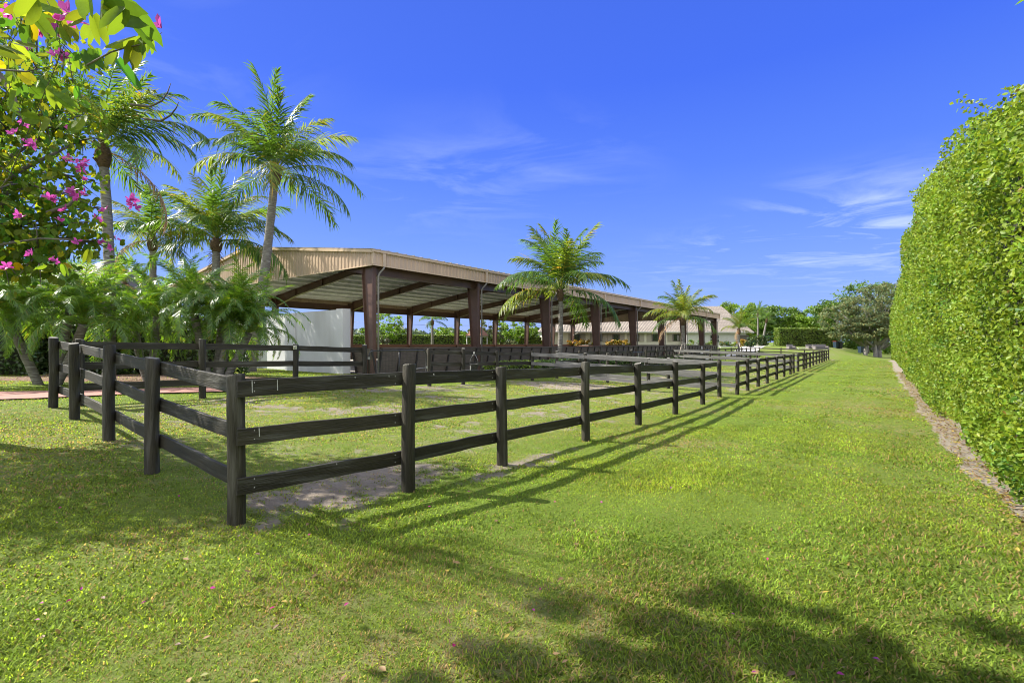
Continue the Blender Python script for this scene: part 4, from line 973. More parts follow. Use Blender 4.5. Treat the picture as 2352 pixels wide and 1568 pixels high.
# pale-trunked palms beside the barn
for k, (px, D, ty, lab) in enumerate([(1741, 90, 722, 'slim palm with a straight pale trunk just right of the barn porch'), (1757, 88, 735, 'slim palm with a leaning pale trunk right of the barn porch')]):
    coco_palm(lab, P_(px-(0 if k == 0 else 8), D), at(px+(0 if k == 0 else 4), ty, D), 2.6, 12, 60+k, .2, .12, (0, 0), (.9, .1), name='slim_palm', group='slim palms by the barn', brown=0)
# trees seen through the arena
thr = [(884, 78, 6.0, 4.6, 'bright', 'round airy tree seen through the first bay of the arena'),
       (1035, 84, 5.0, 4.6, 'bright', 'yellow green tree right of the grey palm seen through the arena'),
       (1120, 92, 7.0, 4.4, 'olive', 'sparse tree above the gazebo seen through the arena'),
       (1172, 96, 6.5, 4.5, 'bright', 'bright tree left of the small gap of sky under the arena roof'),
       (1212, 97, 6.6, 3.2, 'bright', 'lime green tree on slim white stems near the barn hip roof'),
       (1152, 98, 6.6, 2.8, 'ficus', 'narrow green tree between the gazebo and the lime green tree')]
for k, (px, D, h, wd, mt, lab) in enumerate(thr):
    x, y = P_(px, D)
    tree('garden_tree', lab, 'tree', x, y, [(0, 0, h*.70, wd*.75, wd*.7, h*.36), (wd*.35, 0, h*.55, wd*.45, wd*.5, h*.26), (-wd*.35, 0, h*.55, wd*.5, wd*.5, h*.26)], 3600, .25, M[mt], .16, 'palebark' if k in (4, 1) else 'bark', clumps=60, rc=.2, seed=70+k, group='garden trees beyond the arena')
coco_palm('grey-trunked palm with drooping fronds seen through the second bay of the arena', P_(993, 76), at(993, 738, 76), 2.9, 11, 77, .24, .17, (0, 0), (.9, .1), weights=(.0, .1, .6, .3), name='grey_palm', group='palms beyond the arena', brown=0)

def clipped_hedge(label, c, yaw, L, Wd, H, mt, size, dens, seed, cat='hedge', name='clipped_hedge', group=None, rough=.08, core=True, z0=None):
    g = Gf(*c) if z0 is None else z0; root = thing(name, label, cat, (c[0], c[1], g), yaw, group)
    r = np.random.default_rng(seed); Os = []; Ns = []
    faces = [((L, H), lambda a, b: np.stack([a*L, -Wd/2+0*a, b*H], 1), (0, -1, .3)), ((L, H), lambda a, b: np.stack([a*L, Wd/2+0*a, b*H], 1), (0, 1, .3)),
             ((Wd, H), lambda a, b: np.stack([-L/2+0*a, a*Wd, b*H], 1), (-1, 0, .3)), ((Wd, H), lambda a, b: np.stack([L/2+0*a, a*Wd, b*H], 1), (1, 0, .3)), ((L, Wd), lambda a, b: np.stack([a*L, (b-.5)*Wd, H+0*a], 1), (0, 0, 1))]
    for (u, v), fn, nn in faces:
        n = int(u*v*dens)+10; a = r.random(n)-.5; b = r.random(n); P = fn(a, b); nv = np.array(nn, float)
        nz_ = (fbm(P[:, 0]*1.2+seed, (P[:, 1]+P[:, 2])*1.2, 3)-.5)
        P = P+nrm(nv)*(nz_*rough*2-r.random(n)*rough*1.5)[:, None]; Os.append(P); Ns.append(np.tile(nv, (n, 1)))
    O = np.concatenate(Os); N_ = nrm(np.concatenate(Ns))*.8+nrm(r.normal(size=(len(O), 3)))*.7
    V, F = scatter(LEAF*np.array([1.4, 1, 1.2]), LEAFF, O, basis(r.normal(size=(len(O), 3)), N_), size*r.uniform(.7, 1.3, len(O)))
    link('foliage', npmesh('foliage', V, F, mt, np.repeat(colvar(len(O), 1, .12, .4), 6, 0)), root)
    if core:
        m = MB(); q = rough*1.6; m.box(-L/2+q, L/2-q, -Wd/2+q, Wd/2-q, -.3, H-q); m.build('inner_twigs', M['soil'], root)
    return root
x0, y0 = P_(1853, 92); clipped_hedge('square clipped green hedge block behind the garden chairs', (x0, y0), -.12, 10.8, 2.2, 3.75, M['boxhedge'], .22, 75, 5, z0=.95, rough=.22)
for k, (px0, px1, D, py, lab) in enumerate([(803, 834, 80, 770, 'short clipped hedge left of the gap seen through the first arena bay'), (896, 1064, 80, 769, 'long low clipped hedge seen through the arena behind the grey palm'), (1068, 1145, 92, 770, 'low clipped hedge behind the gazebo'), (1190, 1243, 97, 774, 'low clipped hedge directly left of the barn end wall')]):
    x0 = (px0-CX)/FP*D; x1 = (px1-CX)/FP*D; zt = E-(py-HY)/FP*D; g = Gf((x0+x1)/2, D)
    clipped_hedge(lab, ((x0+x1)/2, D), 0, x1-x0, 1.6, zt-g, M['boxhedge'], .2, 70, 12+k, group='clipped hedges beyond the arena')
# low green bushes between the gravel drive and the paddocks
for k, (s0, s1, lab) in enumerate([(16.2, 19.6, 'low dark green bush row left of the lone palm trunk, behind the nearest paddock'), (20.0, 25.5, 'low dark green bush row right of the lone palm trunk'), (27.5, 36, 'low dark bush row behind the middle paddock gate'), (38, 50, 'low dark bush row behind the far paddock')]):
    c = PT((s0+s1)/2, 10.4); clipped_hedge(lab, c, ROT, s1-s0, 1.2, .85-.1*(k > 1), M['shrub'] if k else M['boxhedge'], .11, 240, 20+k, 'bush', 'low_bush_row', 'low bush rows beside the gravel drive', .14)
# dark shrub mass behind the left palms
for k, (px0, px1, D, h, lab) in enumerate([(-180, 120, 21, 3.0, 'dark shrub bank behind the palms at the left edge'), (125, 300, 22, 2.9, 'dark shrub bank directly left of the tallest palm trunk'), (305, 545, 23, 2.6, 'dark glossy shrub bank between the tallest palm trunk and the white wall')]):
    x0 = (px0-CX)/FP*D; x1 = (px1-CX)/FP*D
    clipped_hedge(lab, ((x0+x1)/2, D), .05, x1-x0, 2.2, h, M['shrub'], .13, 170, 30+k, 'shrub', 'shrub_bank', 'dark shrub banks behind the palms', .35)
# distant wood
def far_wood():
    n = 12000; a = rng.uniform(-.62, .35, n); D = rng.uniform(240, 330, n); x = np.tan(a)*D; h = 4+6*fbm(a*40, a*0+2, 4)
    z = G(x, D)+rng.random(n)**.8*h; O = np.stack([x, D, z], 1)
    V, F = scatter(LEAF*1.4, LEAFF, O, basis(rvec(n), nrm(rvec(n)*.7+np.array([0, -.6, .7]))), rng.uniform(1.0, 2.2, n))
    o = link('distant_wood', npmesh('distant_wood', V, F, M['wood_far'], colvar(n, 6, .1, .4))); setprops(o, 'line of distant dark woods on the horizon beyond the arena', 'wood', kind='stuff')
far_wood()
# mid-distance scrub on the far side of the arena
for k, (px, D, w_, h) in enumerate([(1080, 110, 8, 2.6), (1195, 112, 9, 3.2), (935, 120, 7, 2.8), (855, 130, 6, 2.6)]):
    x0, y0 = P_(px, D); g = Gf(x0, y0)
    root = thing('scrub_bush', ['rounded scrub bush low behind the gazebo', 'rounded scrub bush in the sky gap left of the lime green tree', 'rounded scrub bush behind the long low hedge', 'rounded scrub bush beyond the short hedge gap'][k], 'bush', (x0, y0, g))
    link('foliage', crown_mesh([(x0, y0, g+h*.4, w_*.5, 2, h*.6)], 1400, .36, M['olive' if k % 2 else 'ficus'], (x0, y0, g), 30, .3, seed=k+80, name='foliage'), root)

# ------------------------------------------------------------------ flowering tree over the left foreground
def flowering_tree():
    tx, ty = -8.4, 7.2; g = Gf(tx, ty); root = thing('orchid_tree', 'flowering tree with butterfly-shaped leaves and magenta blooms hanging in at the upper left', 'tree', (tx, ty, g)); base = np.array([tx, ty, g])
    r = np.random.default_rng(5)
    cl = []   # x, y, z, radius, number, leaf size
    def c(px, py, D, rad, n, ls): cl.append((*at(px, py, D), rad, n, ls))
    c(90, 150, 7.6, .95, 330, .10); c(20, 290, 7.0, .95, 330, .10); c(140, 290, 7.4, .62, 190, .095); c(60, 420, 6.8, .9, 340, .10); c(150, 400, 7.6, .52, 130, .09)
    c(40, 520, 6.6, .7, 280, .10); c(130, 520, 6.8, .55, 190, .095); c(200, 555, 7.0, .42, 90, .09); c(90, 585, 6.4, .5, 200, .10); c(5, 590, 6.4, .6, 220, .10); c(-60, 480, 6.5, 1.0, 350, .10)
    c(200, 480, 7.4, .32, 40, .085); c(190, 320, 7.6, .36, 50, .085); c(20, 70, 8.2, .95, 260, .105); c(-80, 250, 7.6, 1.0, 300, .10)
    # nearer hanging branch with large leaves
    c(60, 40, 2.6, .30, 40, .085); c(150, 100, 2.4, .2, 16, .085); c(30, 190, 3.0, .3, 34, .085); c(100, 260, 3.2, .22, 18, .085)
    # upper and outer crown (its shade falls on the lawn)
    ragged = [(a+r.normal()*w_, b+r.normal()*w_*.55, 7.0+r.normal()*.3, r.uniform(.10, .22)) for (a, b, w_, m_) in ((-7.0, 4.1, .32, 8), (-6.0, 4.65, .50, 20), (-5.45, 4.15, .38, 12)) for _ in range(m_)]
    for q in ragged+[ (-7.9, 5.9, 4.5, .9), (-9.0, 6.6, 4.4, 1.0), (-9.9, 7.3, 4.6, 1.1), (-8.2, 7.4, 4.0, .9), (-10.4, 6.2, 4.6, 1.0), (-7.3, 7.0, 5.2, .8), (-9.2, 8.4, 4.5, .9), (-11.2, 6.6, 5.0, 1.0), (-8.9, 5.4, 4.6, .7), (-9.7, 6.35, 4.6, .9), (-8.5, 5.96, 4.5, .8), (-8.1, 6.9, 4.5, .8), (-10.2, 7.35, 4.5, .9)]:
        cl.append((*q, int(620*q[3]**2)+(55 if q[2] > 6 else 90), .095))
    Os = []; Ss = []; tone = []
    for (x, y, z, rad, n, ls) in cl:
        d = nrm(r.normal(size=(n, 3))); Os.append(np.array([x, y, z])+d*rad*(r.random(n)**.5)[:, None]*np.array([1, 1, .85])); Ss.append(ls*r.uniform(.6, 1.25, n)); tone.append(np.full(n, r.uniform(.75, 1.25)))
    # hand-placed big leaves close to the lens
    big = [(262, 45, 1.25, .10), (300, 35, 1.3, .15), (318, 60, 1.35, .15), (285, 110, 1.5, .13), (300, 130, 1.5, .11), (290, 175, 1.6, .12), (318, 95, 1.5, .12), (262, 140, 1.7, .10), (235, 25, 1.3, .13), (205, 15, 1.4, .12), (225, 70, 1.5, .10), (338, 82, 1.5, .07), (345, 105, 1.55, .06), (180, 45, 1.7, .10), (120, 15, 1.8, .12), (70, 20, 1.6, .14), (95, 60, 1.8, .12), (35, 30, 1.7, .12), (150, 235, 2.2, .12), (125, 225, 2.2, .11), (95, 285, 2.3, .11), (10, 110, 1.9, .13), (20, 230, 2.1, .12), (200, 240, 2.6, .08), (180, 215, 2.6, .08), (240, 240, 2.8, .07), (275, 520, 4.0, .09), (90, 610, 3.0, .12), (200, 590, 3.4, .12), (45, 560, 3.0, .11), (150, 620, 3.4, .10)]
    Ob = np.array([at(a, b, D) for a, b, D, s_ in big]); Sb = np.array([s_*.88 for *_, s_ in big])
    O = np.concatenate(Os+[Ob]); Sz = np.concatenate(Ss+[Sb]); tn = np.concatenate(tone+[np.ones(len(big))]); n = len(O)
    d = nrm(r.normal(size=(n, 3))*.6+np.array([0, 0, -.75])); nn = nrm(r.normal(size=(n, 3))+np.array([.1, -.2, .35]))
    Bm = basis(d, nn); Bm[-len(big):, 0] *= .50; Bm[-len(big):, 2] *= 1.5
    fold = r.uniform(.55, 1, n-len(big)); Bm[:n-len(big), 0] *= fold[:, None]
    V, F = scatter(BAU, BAUT, O-base, Bm, Sz)
    col = colvar(n, 1, .22, .4)*tn[:, None]; yel = r.random(n) < .08; yel[-len(big):] = False; col[yel] *= np.array([2.6, 1.7, .8])
    link('crown', npmesh('crown', V, F, M['bau'], np.repeat(col, 30, 0), True), root)
    m = MB(); T = np.array([0, 0, -.2]); rr = random.Random(4)
    forks = [np.array([.1, -.1, 1.6]), np.array([.5, -.4, 2.6]), np.array([-.4, .3, 2.8])]
    m.tube([T, forks[0]], [.17, .13], 10); m.tube([forks[0], forks[1]], [.12, .08], 8); m.tube([forks[0], forks[2]], [.12, .08], 8)
    for (x, y, z, rad, n_, ls) in cl:
        e = np.array([x, y, z])-base; st = forks[1] if e[0] > .2 else forks[2]; mid = (st+e)/2+np.array([rr.uniform(-.2, .2), rr.uniform(-.2, .2), .25])
        rd = .045 if np.linalg.norm(e-st) > 1.5 else .03
        if y < 4: rd = .006
        if z > 6.2: rd = .012
        m.tube([st, mid, e], [rd, rd*.7, rd*.25], 6)
        for k in range(5 if z < 6.2 else 2):
            o = nrm(r.normal(size=3))*rad*.9; m.tube([e*.96+mid*.04, e+o*.5+np.array([0, 0, .03]), e+o], [rd*.35, rd*.25, .002], 4)
    # bare curved twigs at the right of the near branch
    def tw(pts, D, r0=.004): m.tube([np.array(at(a, b, D))-base for a, b in pts], [r0*(1-.75*k/(len(pts)-1)) for k in range(len(pts))], 5)
    tw([(300, 240), (345, 245), (372, 232), (385, 212), (392, 192)], 2.6, .007); tw([(330, 272), (370, 278), (392, 265), (405, 248), (410, 235)], 2.6, .007); tw([(200, 150), (255, 120), (290, 110), (345, 98), (372, 75)], 1.5, .003); tw([(260, -20), (272, 20), (292, 45)], 1.4, .004)
    tw([(0, 160), (60, 165), (130, 150)], 2.6, .006); tw([(-30, 135), (30, 215), (52, 290)], 6.4, .05); tw([(110, 490), (160, 470), (185, 440)], 6.5, .035); tw([(-20, 565), (90, 548), (210, 552)], 6.0, .02)
    m.build('trunk', M['bark'], root)
    # flowers
    pet = np.array([(0, 0, 0), (.22, .35, .10), (.26, .75, .12), (0, 1.05, .02), (-.26, .75, .12), (-.22, .35, .10)]); pf = np.array([(0, 1, 2, 3), (0, 3, 4, 5)])
    def flower(seed):
        q = np.random.default_rng(seed); n = 5; az = np.arange(n)*2*math.pi/n+q.normal(size=n)*.25; el = q.uniform(.1, .9, n)
        d = np.stack([np.cos(az)*np.cos(el), np.sin(az)*np.cos(el), np.sin(el)], 1); B = basis(d, np.tile([0, 0, 1.], (n, 1)))
        V, F = scatter(pet, pf, np.zeros((n, 3)), B, q.uniform(.8, 1.1, n)*.048)
        st = MB(); c_ = np.repeat(q.uniform(.7, 1.5, (n, 1))*np.array([1, 1.6, 1.05]), 6, 0)
        return npmesh('flower', V, F, M['petal'], c_)
    FL = [flower(k) for k in range(4)]
    spots = [(372, 66, 1.55, 1.0), (160, 30, 1.9, 1.3), (172, 50, 1.9, 1.3), (152, 42, 1.95, 1.2), (105, 62, 2.4, 1.3), (125, 72, 2.5, 1.2), (95, 70, 2.5, 1.1), (140, 125, 3.4, 1.5), (125, 130, 3.4, 1.4), (150, 130, 3.4, 1.3), (20, 30, 2.2, 1.0), (58, 105, 4, 1.3),
             (155, 298, 4.4, 1.3), (62, 330, 4.6, 1.7), (72, 336, 4.6, 1.7), (175, 375, 4.8, 1.7), (190, 380, 4.8, 1.6), (183, 388, 4.8, 1.5), (150, 368, 4.8, 1.4), (190, 410, 5, 1.3), (160, 445, 4.8, 1.8), (172, 450, 4.8, 1.6), (190, 448, 4.8, 1.8), (112, 455, 4.4, 1.7), (120, 462, 4.4, 1.3), (43, 495, 3.4, 1.3), (298, 462, 4.6, 1.9), (303, 474, 4.6, 1.7), (237, 487, 4.8, 1.4), (220, 498, 5, 1.2), (145, 485, 4.8, 1.5), (135, 505, 4.8, 1.3), (226, 560, 4.8, 1.4), (248, 565, 4.8, 1.2), (170, 560, 4.8, 1.4), (262, 545, 4.8, 1.0), (68, 585, 4.2, 1.2), (122, 595, 4.2, 1.2), (10, 620, 4.0, 1.8), (50, 280, 4, 1.1), (30, 310, 4, 1.4)]
    for k, (px, py, D, s_) in enumerate(spots):
        for j in range(1 if D < 3 else 2):
            o = link('flower', FL[(k+j) % 4], root, tuple(np.array(at(px+(j*7), py+(j*5 if k % 2 else -j*6), D))-base), (rr.uniform(-1.3, 1.3), rr.uniform(-1.3, 1.3), rr.uniform(0, 6))); o.scale = (s_*(.68 if D > 3 else .8),)*3
flowering_tree()

# ------------------------------------------------------------------ barn, gazebo, house at left
def barn():
    D = 100.; X0 = (1245-CX)/FP*D; g = 1.2; base = np.array([X0, D, g])
    t = thing('horse_barn', 'long cream horse barn with brown tiled roof and shuttered windows beyond the arena', 'barn', tuple(base))
    L = (1668-1245)/FP*D; ze = E+ (HY-760.5)/FP*D-g; zr = ze+4.6
    m = MB(); m.box(0, L, 0, 12, -.6, ze-.1); m.build('wall', M['cream'], t)
    m = MB(); e = .8
    m.add([(-e, -e, ze-.1), (L+e, -e, ze-.1), (L, 6, zr), (4.5, 6, zr), (-e, 12+e, ze-.1), (L+e, 12+e, ze-.1)], [(0, 1, 2, 3), (4, 3, 2, 5), (0, 3, 4), (1, 5, 2)])
    m.build('roof', M['tile'], t)
    m = MB(); m.box(-e-.03, L+e, -e-.06, -e+.02, ze-.32, ze-.08); m.build('gutter', M['white'], t)
    for px in (1303, 1375, 1391, 1440, 1460, 1505, 1560):
        x = (px-1245)/FP*D; w = 1.0
    for px in (1325, 1375, 1415, 1460, 1505, 1553, 1600):
        x = (px-1245)/FP*D
        m = MB(); m.box(x-.75, x+.75, -.06, .02, ze-2.1, ze-.55); fr = m.build('window', M['frame'], t)
        m = MB(); m.box(x-.5, x+.5, -.075, -.061, ze-1.95, ze-.7); m.build('pane', M['glass'], fr)
        for q in (x-1.75, x+.8): m = MB(); m.box(q, q+.95, -.07, .02, ze-2.15, ze-.5); m.build('shutter', M['shutter'], t)
    # projecting wing with the gabled roof
    D2 = 97.; xa = (1578-CX)/FP*D2-X0; xb = (1728-CX)/FP*D2-X0; y2 = D2-D; z2 = E+(HY-761)/FP*D2-g; z3 = E+(HY-703)/FP*(D2+6)-g
    m = MB(); m.box(xa, xb-1.2, y2, y2+13, -.6, z2-.1); m.build('wing_wall', M['white'], t)
    m = MB(); th = .0
    m.add([(xa-.6, y2-.7, z2-.1), (xb, y2-.7, z2-.1), (xb-3.6, y2+6, z3), (xa+2, y2+6, z3), (xa-.6, y2+13.6, z2-.1), (xb, y2+13.6, z2-.1)], [(0, 1, 2, 3), (4, 3, 2, 5), (0, 3, 4), (1, 5, 2)])
    m.build('wing_roof', M['tile'], t)
    m = MB(); m.box(xa-.6, xb, y2-.76, y2-.68, z2-.3, z2-.08); m.build('gutter', M['white'], t)
    x = (1641-CX)/FP*D2-X0
    m = MB(); n = 9; r = .95
    vs = [(x-r, y2-.05, z2-2.2), (x+r, y2-.05, z2-2.2)]+[(x+r*math.cos(math.pi*k/n), y2-.05, z2-.95+.55*math.sin(math.pi*k/n)) for k in range(n+1)]
    vb = [(a, b+.07, c) for a, b, c in vs]; q = len(vs); m.add(vs+vb, [tuple(range(q)), tuple(range(q, 2*q))[::-1]]+[(i, q+i, q+(i+1) % q, (i+1) % q) for i in range(q)]); fr = m.build('window', M['white'], t); fr['label'] = 'arched white window'
    m = MB(); m.box(x-.82, x+.82, y2-.075, y2-.052, z2-2.1, z2-1.5); m.box(x-.82, x+.82, y2-.075, y2-.052, z2-1.38, z2-.75); m.build('pane', M['glass'], fr)
    # porch and planters in front of the wing
    xd = (1700-CX)/FP*D2-X0
    m = MB(); m.box(xd-.5, xd+1.7, y2-.03, y2+.02, -.2, z2-.7); m.build('door', M['frame'], t)
    m = MB(); 
    for k in range(4): m.box(xd-1.5+k*1.3, xd-1.38+k*1.3, y2-2.3, y2-2.18, .2, 1.25)
    m.box(xd-1.6, xd+2.6, y2-2.32, y2-2.16, 1.25, 1.35); m.build('porch_rail', M['black_metal'], t)
    return t
barn()
for k, (px0, px1, D, y0, y1, lab) in enumerate([(1606, 1654, 88, 792, 812, 'long low white planter wall before the arched window'), (1655, 1712, 87.5, 795, 816, 'low white planter wall under the porch of the barn')]):
    x0 = (px0-CX)/FP*D; x1 = (px1-CX)/FP*D; zt = E-(y0-HY)/FP*D; zb = E-(y1-HY)/FP*D-.6
    t = thing('planter', lab, 'planter', (x0, D, zb), group='white planters at the barn')
    m = MB(); m.box(0, x1-x0, 0, .18, 0, zt-zb); m.box(0, x1-x0, 1.4, 1.58, 0, zt-zb); m.box(0, .18, .18, 1.4, 0, zt-zb); m.box(x1-x0-.18, x1-x0, .18, 1.4, 0, zt-zb); m.build('basin', M['white'], t)
    m = MB(); m.box(.18, x1-x0-.18, .18, 1.4, .1, zt-zb-.12); m.build('planting_soil', M['soil'], t)
# planting before the barn
def shrub(label, px, D, w_, h, mt, seed, name='croton', cat='shrub', group='croton shrubs along the barn wall', size=.3, n=420, z=None):
    x0, y0 = P_(px, D); g = Gf(x0, y0) if z is None else z
    root = thing(name, label, cat, (x0, y0, g), group=group)
    link('foliage', crown_mesh([(x0, y0, g+h*.5, w_*.5, .8, h*.5)], n, size, mt, (x0, y0, g), 10, .45, seed=seed, hue=.35, val=.5, name='foliage'), root)
    m = MB(); m.tube([(0, 0, -.1), (.05, 0, h*.5)], [.05, .02], 5); m.build('stem', M['bark'], root)
crot = [(1246, 'left of the dark arena column nearest the barn end'), (1258, 'second from the barn end wall'), (1308, 'before the barn wall right of the lone palm trunk'), (1322, 'under the first visible barn window'), (1337, 'between the first two barn windows'), (1352, 'just right of the second barn window shutter'), (1366, 'just left of the fourth large arena column'), (1396, 'just right of the fourth large arena column'), (1410, 'under the third barn window'), (1424, 'halfway between two arena columns'), (1438, 'under a barn shutter left of the fifth large column'), (1452, 'just left of the fifth large arena column')]
for k, (px, w) in enumerate(crot): shrub('orange and yellow croton shrub '+w, px, 97.3, 1.5, 1.6, M['croton'], 100+k, z=1.1-(.1 if k % 2 else 0), size=.28, n=260)
for k, (px, w) in enumerate([(1585, 'left of the arched barn window'), (1612, 'under the left edge of the arched barn window'), (1636, 'directly under the arched barn window'), (1665, 'in the planter between the arched window and the palm'), (1680, 'right of the arched window beside the palm')]):
    shrub('grey green leafy shrub '+w, px, 90.5, 2.3, 1.9, M['olive'] if k % 2 else M['boxhedge'], 130+k, 'planter_shrub', 'shrub', 'planter shrubs at the barn', .24, 420, z=.65)
shrub('orange croton on the planter below the barn porch', 1705, 88.3, 1.7, 1.4, M['croton'], 140, z=1.2)
for k, (px, D, w_, h, lab) in enumerate([(1748, 88, 3.2, 2.2, 'dark bush at the foot of the slim palms'), (1776, 96, 4.5, 3.4, 'dark bush in the shade left of the square hedge'), (1722, 86, 2.2, 1.8, 'dark bush at the right end of the planter')]):
    shrub(lab, px, D, w_, h, M['shrub'], 150+k, 'dark_bush', 'bush', 'dark bushes right of the barn', .28, 800)

def gazebo():
    D = 84; x0 = (1096-CX)/FP*D; g = Gf(x0, D); zt = E-(742-HY)/FP*D-g; ze = E-(771-HY)/FP*D-g
    t = thing('gazebo', 'small white gazebo with a red brown shingled hip roof beyond the arena', 'gazebo', (x0, D, g)); n = 8; r = 2.15
    m = MB(); vs = [(0, 0, zt)]+[(r*math.cos(2*math.pi*k/n+.39), r*math.sin(2*math.pi*k/n+.39), ze) for k in range(n)]+[(0, 0, ze-.1)]
    m.add(vs, [(0, 1+k, 1+(k+1) % n) for k in range(n)]+[(n+1, 1+(k+1) % n, 1+k) for k in range(n)]); m.build('roof', M['shingle'], t)
    for k in range(n):
        a = 2*math.pi*k/n+.39; m = MB(); m.tube([(r*.86*math.cos(a), r*.86*math.sin(a), 0), (r*.86*math.cos(a), r*.86*math.sin(a), ze-.05)], .07, 8); m.build('post', M['white'], t)
    m = MB()
    for k in range(n):
        a = 2*math.pi*k/n+.39; b = a+2*math.pi/n; m.beam((r*.9*math.cos(a), r*.9*math.sin(a), ze-.12), (r*.9*math.cos(b), r*.9*math.sin(b), ze-.12), .08, .2)
        if k: m.beam((r*.86*math.cos(a), r*.86*math.sin(a), .9), (r*.86*math.cos(b), r*.86*math.sin(b), .9), .06, .08)
    m.build('railing', M['white'], t)
gazebo()
def left_house():
    D = 40; x0, y0 = P_(160, D); g = Gf(x0, y0)
    t = thing('dark_house', 'dark brown house half hidden behind the palms and the flowering tree at left', 'house', (x0, y0, g), .1)
    m = MB(); m.box(-14, 3.4, 0, 8, -.5, 6.2); m.build('wall', M['darkwood'], t)
    m = MB(); m.add([(-15, -1, 6.0), (4.2, -1, 6.0), (1, 4, 8.6), (-15, 4, 8.6), (-15, 9, 6.0), (4.2, 9, 6.0)], [(0, 1, 2, 3), (4, 3, 2, 5), (0, 3, 4), (1, 5, 2)]); m.build('roof', M['darkwood'], t)
    m = MB(); m.box(-15, 4.2, -1.08, -.98, 5.82, 6.02); m.build('gutter', M['pipe'], t)
    m = MB(); m.box(-1.2, .3, -.05, .02, 3.4, 5.2); fr = m.build('window', M['frame'], t)
    m = MB(); m.box(-1.1, .2, -.06, -.051, 3.5, 5.1); m.build('pane', M['glass'], fr)
left_house()

# ------------------------------------------------------------------ garden furniture, bins
def armchair(px, D, w_, lab, name='wicker_armchair', cat='armchair', group='wicker seats by the far hedge'):
    x0, y0 = P_(px, D); g = E-(1024*.784-HY)/FP*D-.15
    t = thing(name, lab, cat, (x0, y0, g), R(-4), group)
    m = MB(); m.box(-w_/2, w_/2, -.45, .45, .10, .42); m.build('seat_base', M['wicker'], t)
    m = MB(); m.hexa([(-w_/2, .33, .42), (w_/2, .33, .42), (w_/2, .45, .42), (-w_/2, .45, .42), (-w_/2+.04, .42, 1.02), (w_/2-.04, .42, 1.02), (w_/2-.04, .52, 1.0), (-w_/2+.04, .52, 1.0)]); m.build('backrest', M['wicker'], t)
    for s_ in (-1, 1):
        m = MB(); a, b = sorted((s_*w_/2, s_*(w_/2-.16))); m.box(a, b, -.47, .32, .42, .72); m.build('armrest', M['wicker'], t)
    m = MB(); m.box(-w_/2+.17, w_/2-.17, -.46, .31, .423, .56); m.build('cushion', M['cushion'], t)
    for sx in (-1, 1):
        for sy in (-1, 1): m = MB(); m.box(sx*(w_/2-.1)-.04, sx*(w_/2-.1)+.04, sy*.38-.04, sy*.38+.04, 0, .099); m.build('leg', M['black_metal'], t)
armchair(1817, 80, 1.05, 'left of the two grey wicker armchairs before the square hedge')
armchair(1861, 80, 1.0, 'right of the two grey wicker armchairs, next to the sofa')
armchair(1885, 79, 2.1, 'grey wicker two-seat sofa at the right end of the garden seats', 'wicker_sofa', 'sofa')
x0, y0 = P_(1839, 79.5); t = thing('garden_table', 'low pale table between the two wicker armchairs', 'table', (x0, y0, E-(1024*.784-HY)/FP*79.5-.1))
m = MB(); m.box(-.6, .6, -.35, .35, .36, .42); m.build('table_top', M['white'], t)
for sx in (-1, 1):
    for sy in (-1, 1): m = MB(); m.box(sx*.53-.03, sx*.53+.03, sy*.3-.03, sy*.3+.03, 0, .359); m.build('leg', M['white'], t)
for k, (px, lab, mt) in enumerate([(1920, 'dark blue wheeled bin beside the end of the square hedge', 'bin'), (1929, 'dark wheeled bin directly right of the blue one', 'bucket'), (1977, 'dark wheeled bin in the shade behind the forked trunk', 'bin')]):
    x0, y0 = P_(px, 86); g = Gf(x0, y0); t = thing('wheeled_bin', lab, 'bin', (x0, y0, g), .2, 'wheeled bins under the big tree')
    m = MB(); m.hexa([(-.24, -.28, .06), (.24, -.28, .06), (.24, .28, .06), (-.24, .28, .06), (-.31, -.36, 1.15), (.31, -.36, 1.15), (.31, .36, 1.15), (-.31, .36, 1.15)]); m.build('body', M[mt], t)
    m = MB(); m.box(-.33, .33, -.38, .40, 1.152, 1.22); m.build('lid', M['bin_red'] if k == 0 else M[mt], t)
    for s_ in (-1, 1): m = MB(); m.tube([(s_*.25, .30, .1), (s_*.31, .30, .1)], .1, 12); m.build('wheel', M['bucket'], t)
# white cone by the arena end
x0, y0 = P_(1612, 72); m = MB(); g = Gf(x0, y0); m.tube([(0, 0, 0), (0, 0, .03), (0, 0, .031), (0, 0, 1.55)], [.35, .35, .26, .05], 14); o = m.build('white_cone', M['white'], None, (x0, y0, g)); setprops(o, 'white training cone beside the last arena column', 'cone')
# overhead line far away
m = MB(); a = at(700, 735, 200); b = at(1300, 748, 200); m.tube([a, ((a[0]+b[0])/2, 200, (a[2]+b[2])/2-1), b], .05, 5); o = m.build('power_line', M['black_metal'], None); setprops(o, 'thin overhead wire crossing the sky seen under the arena roof', 'cable')
for xx in (a, b):
    g = Gf(xx[0], xx[1]); m = MB(); m.tube([(0, 0, -1), (0, 0, xx[2]-g+.3)], [.18, .12], 8); m.box(-1, 1, -.06, .06, xx[2]-g-.1, xx[2]-g+.05); 
    o = m.build('utility_pole', M['bark'], None, (xx[0], xx[1], g)); setprops(o, 'far utility pole at the '+('left' if xx is a else 'right')+' end of the overhead wire', 'utility pole', 'utility poles')

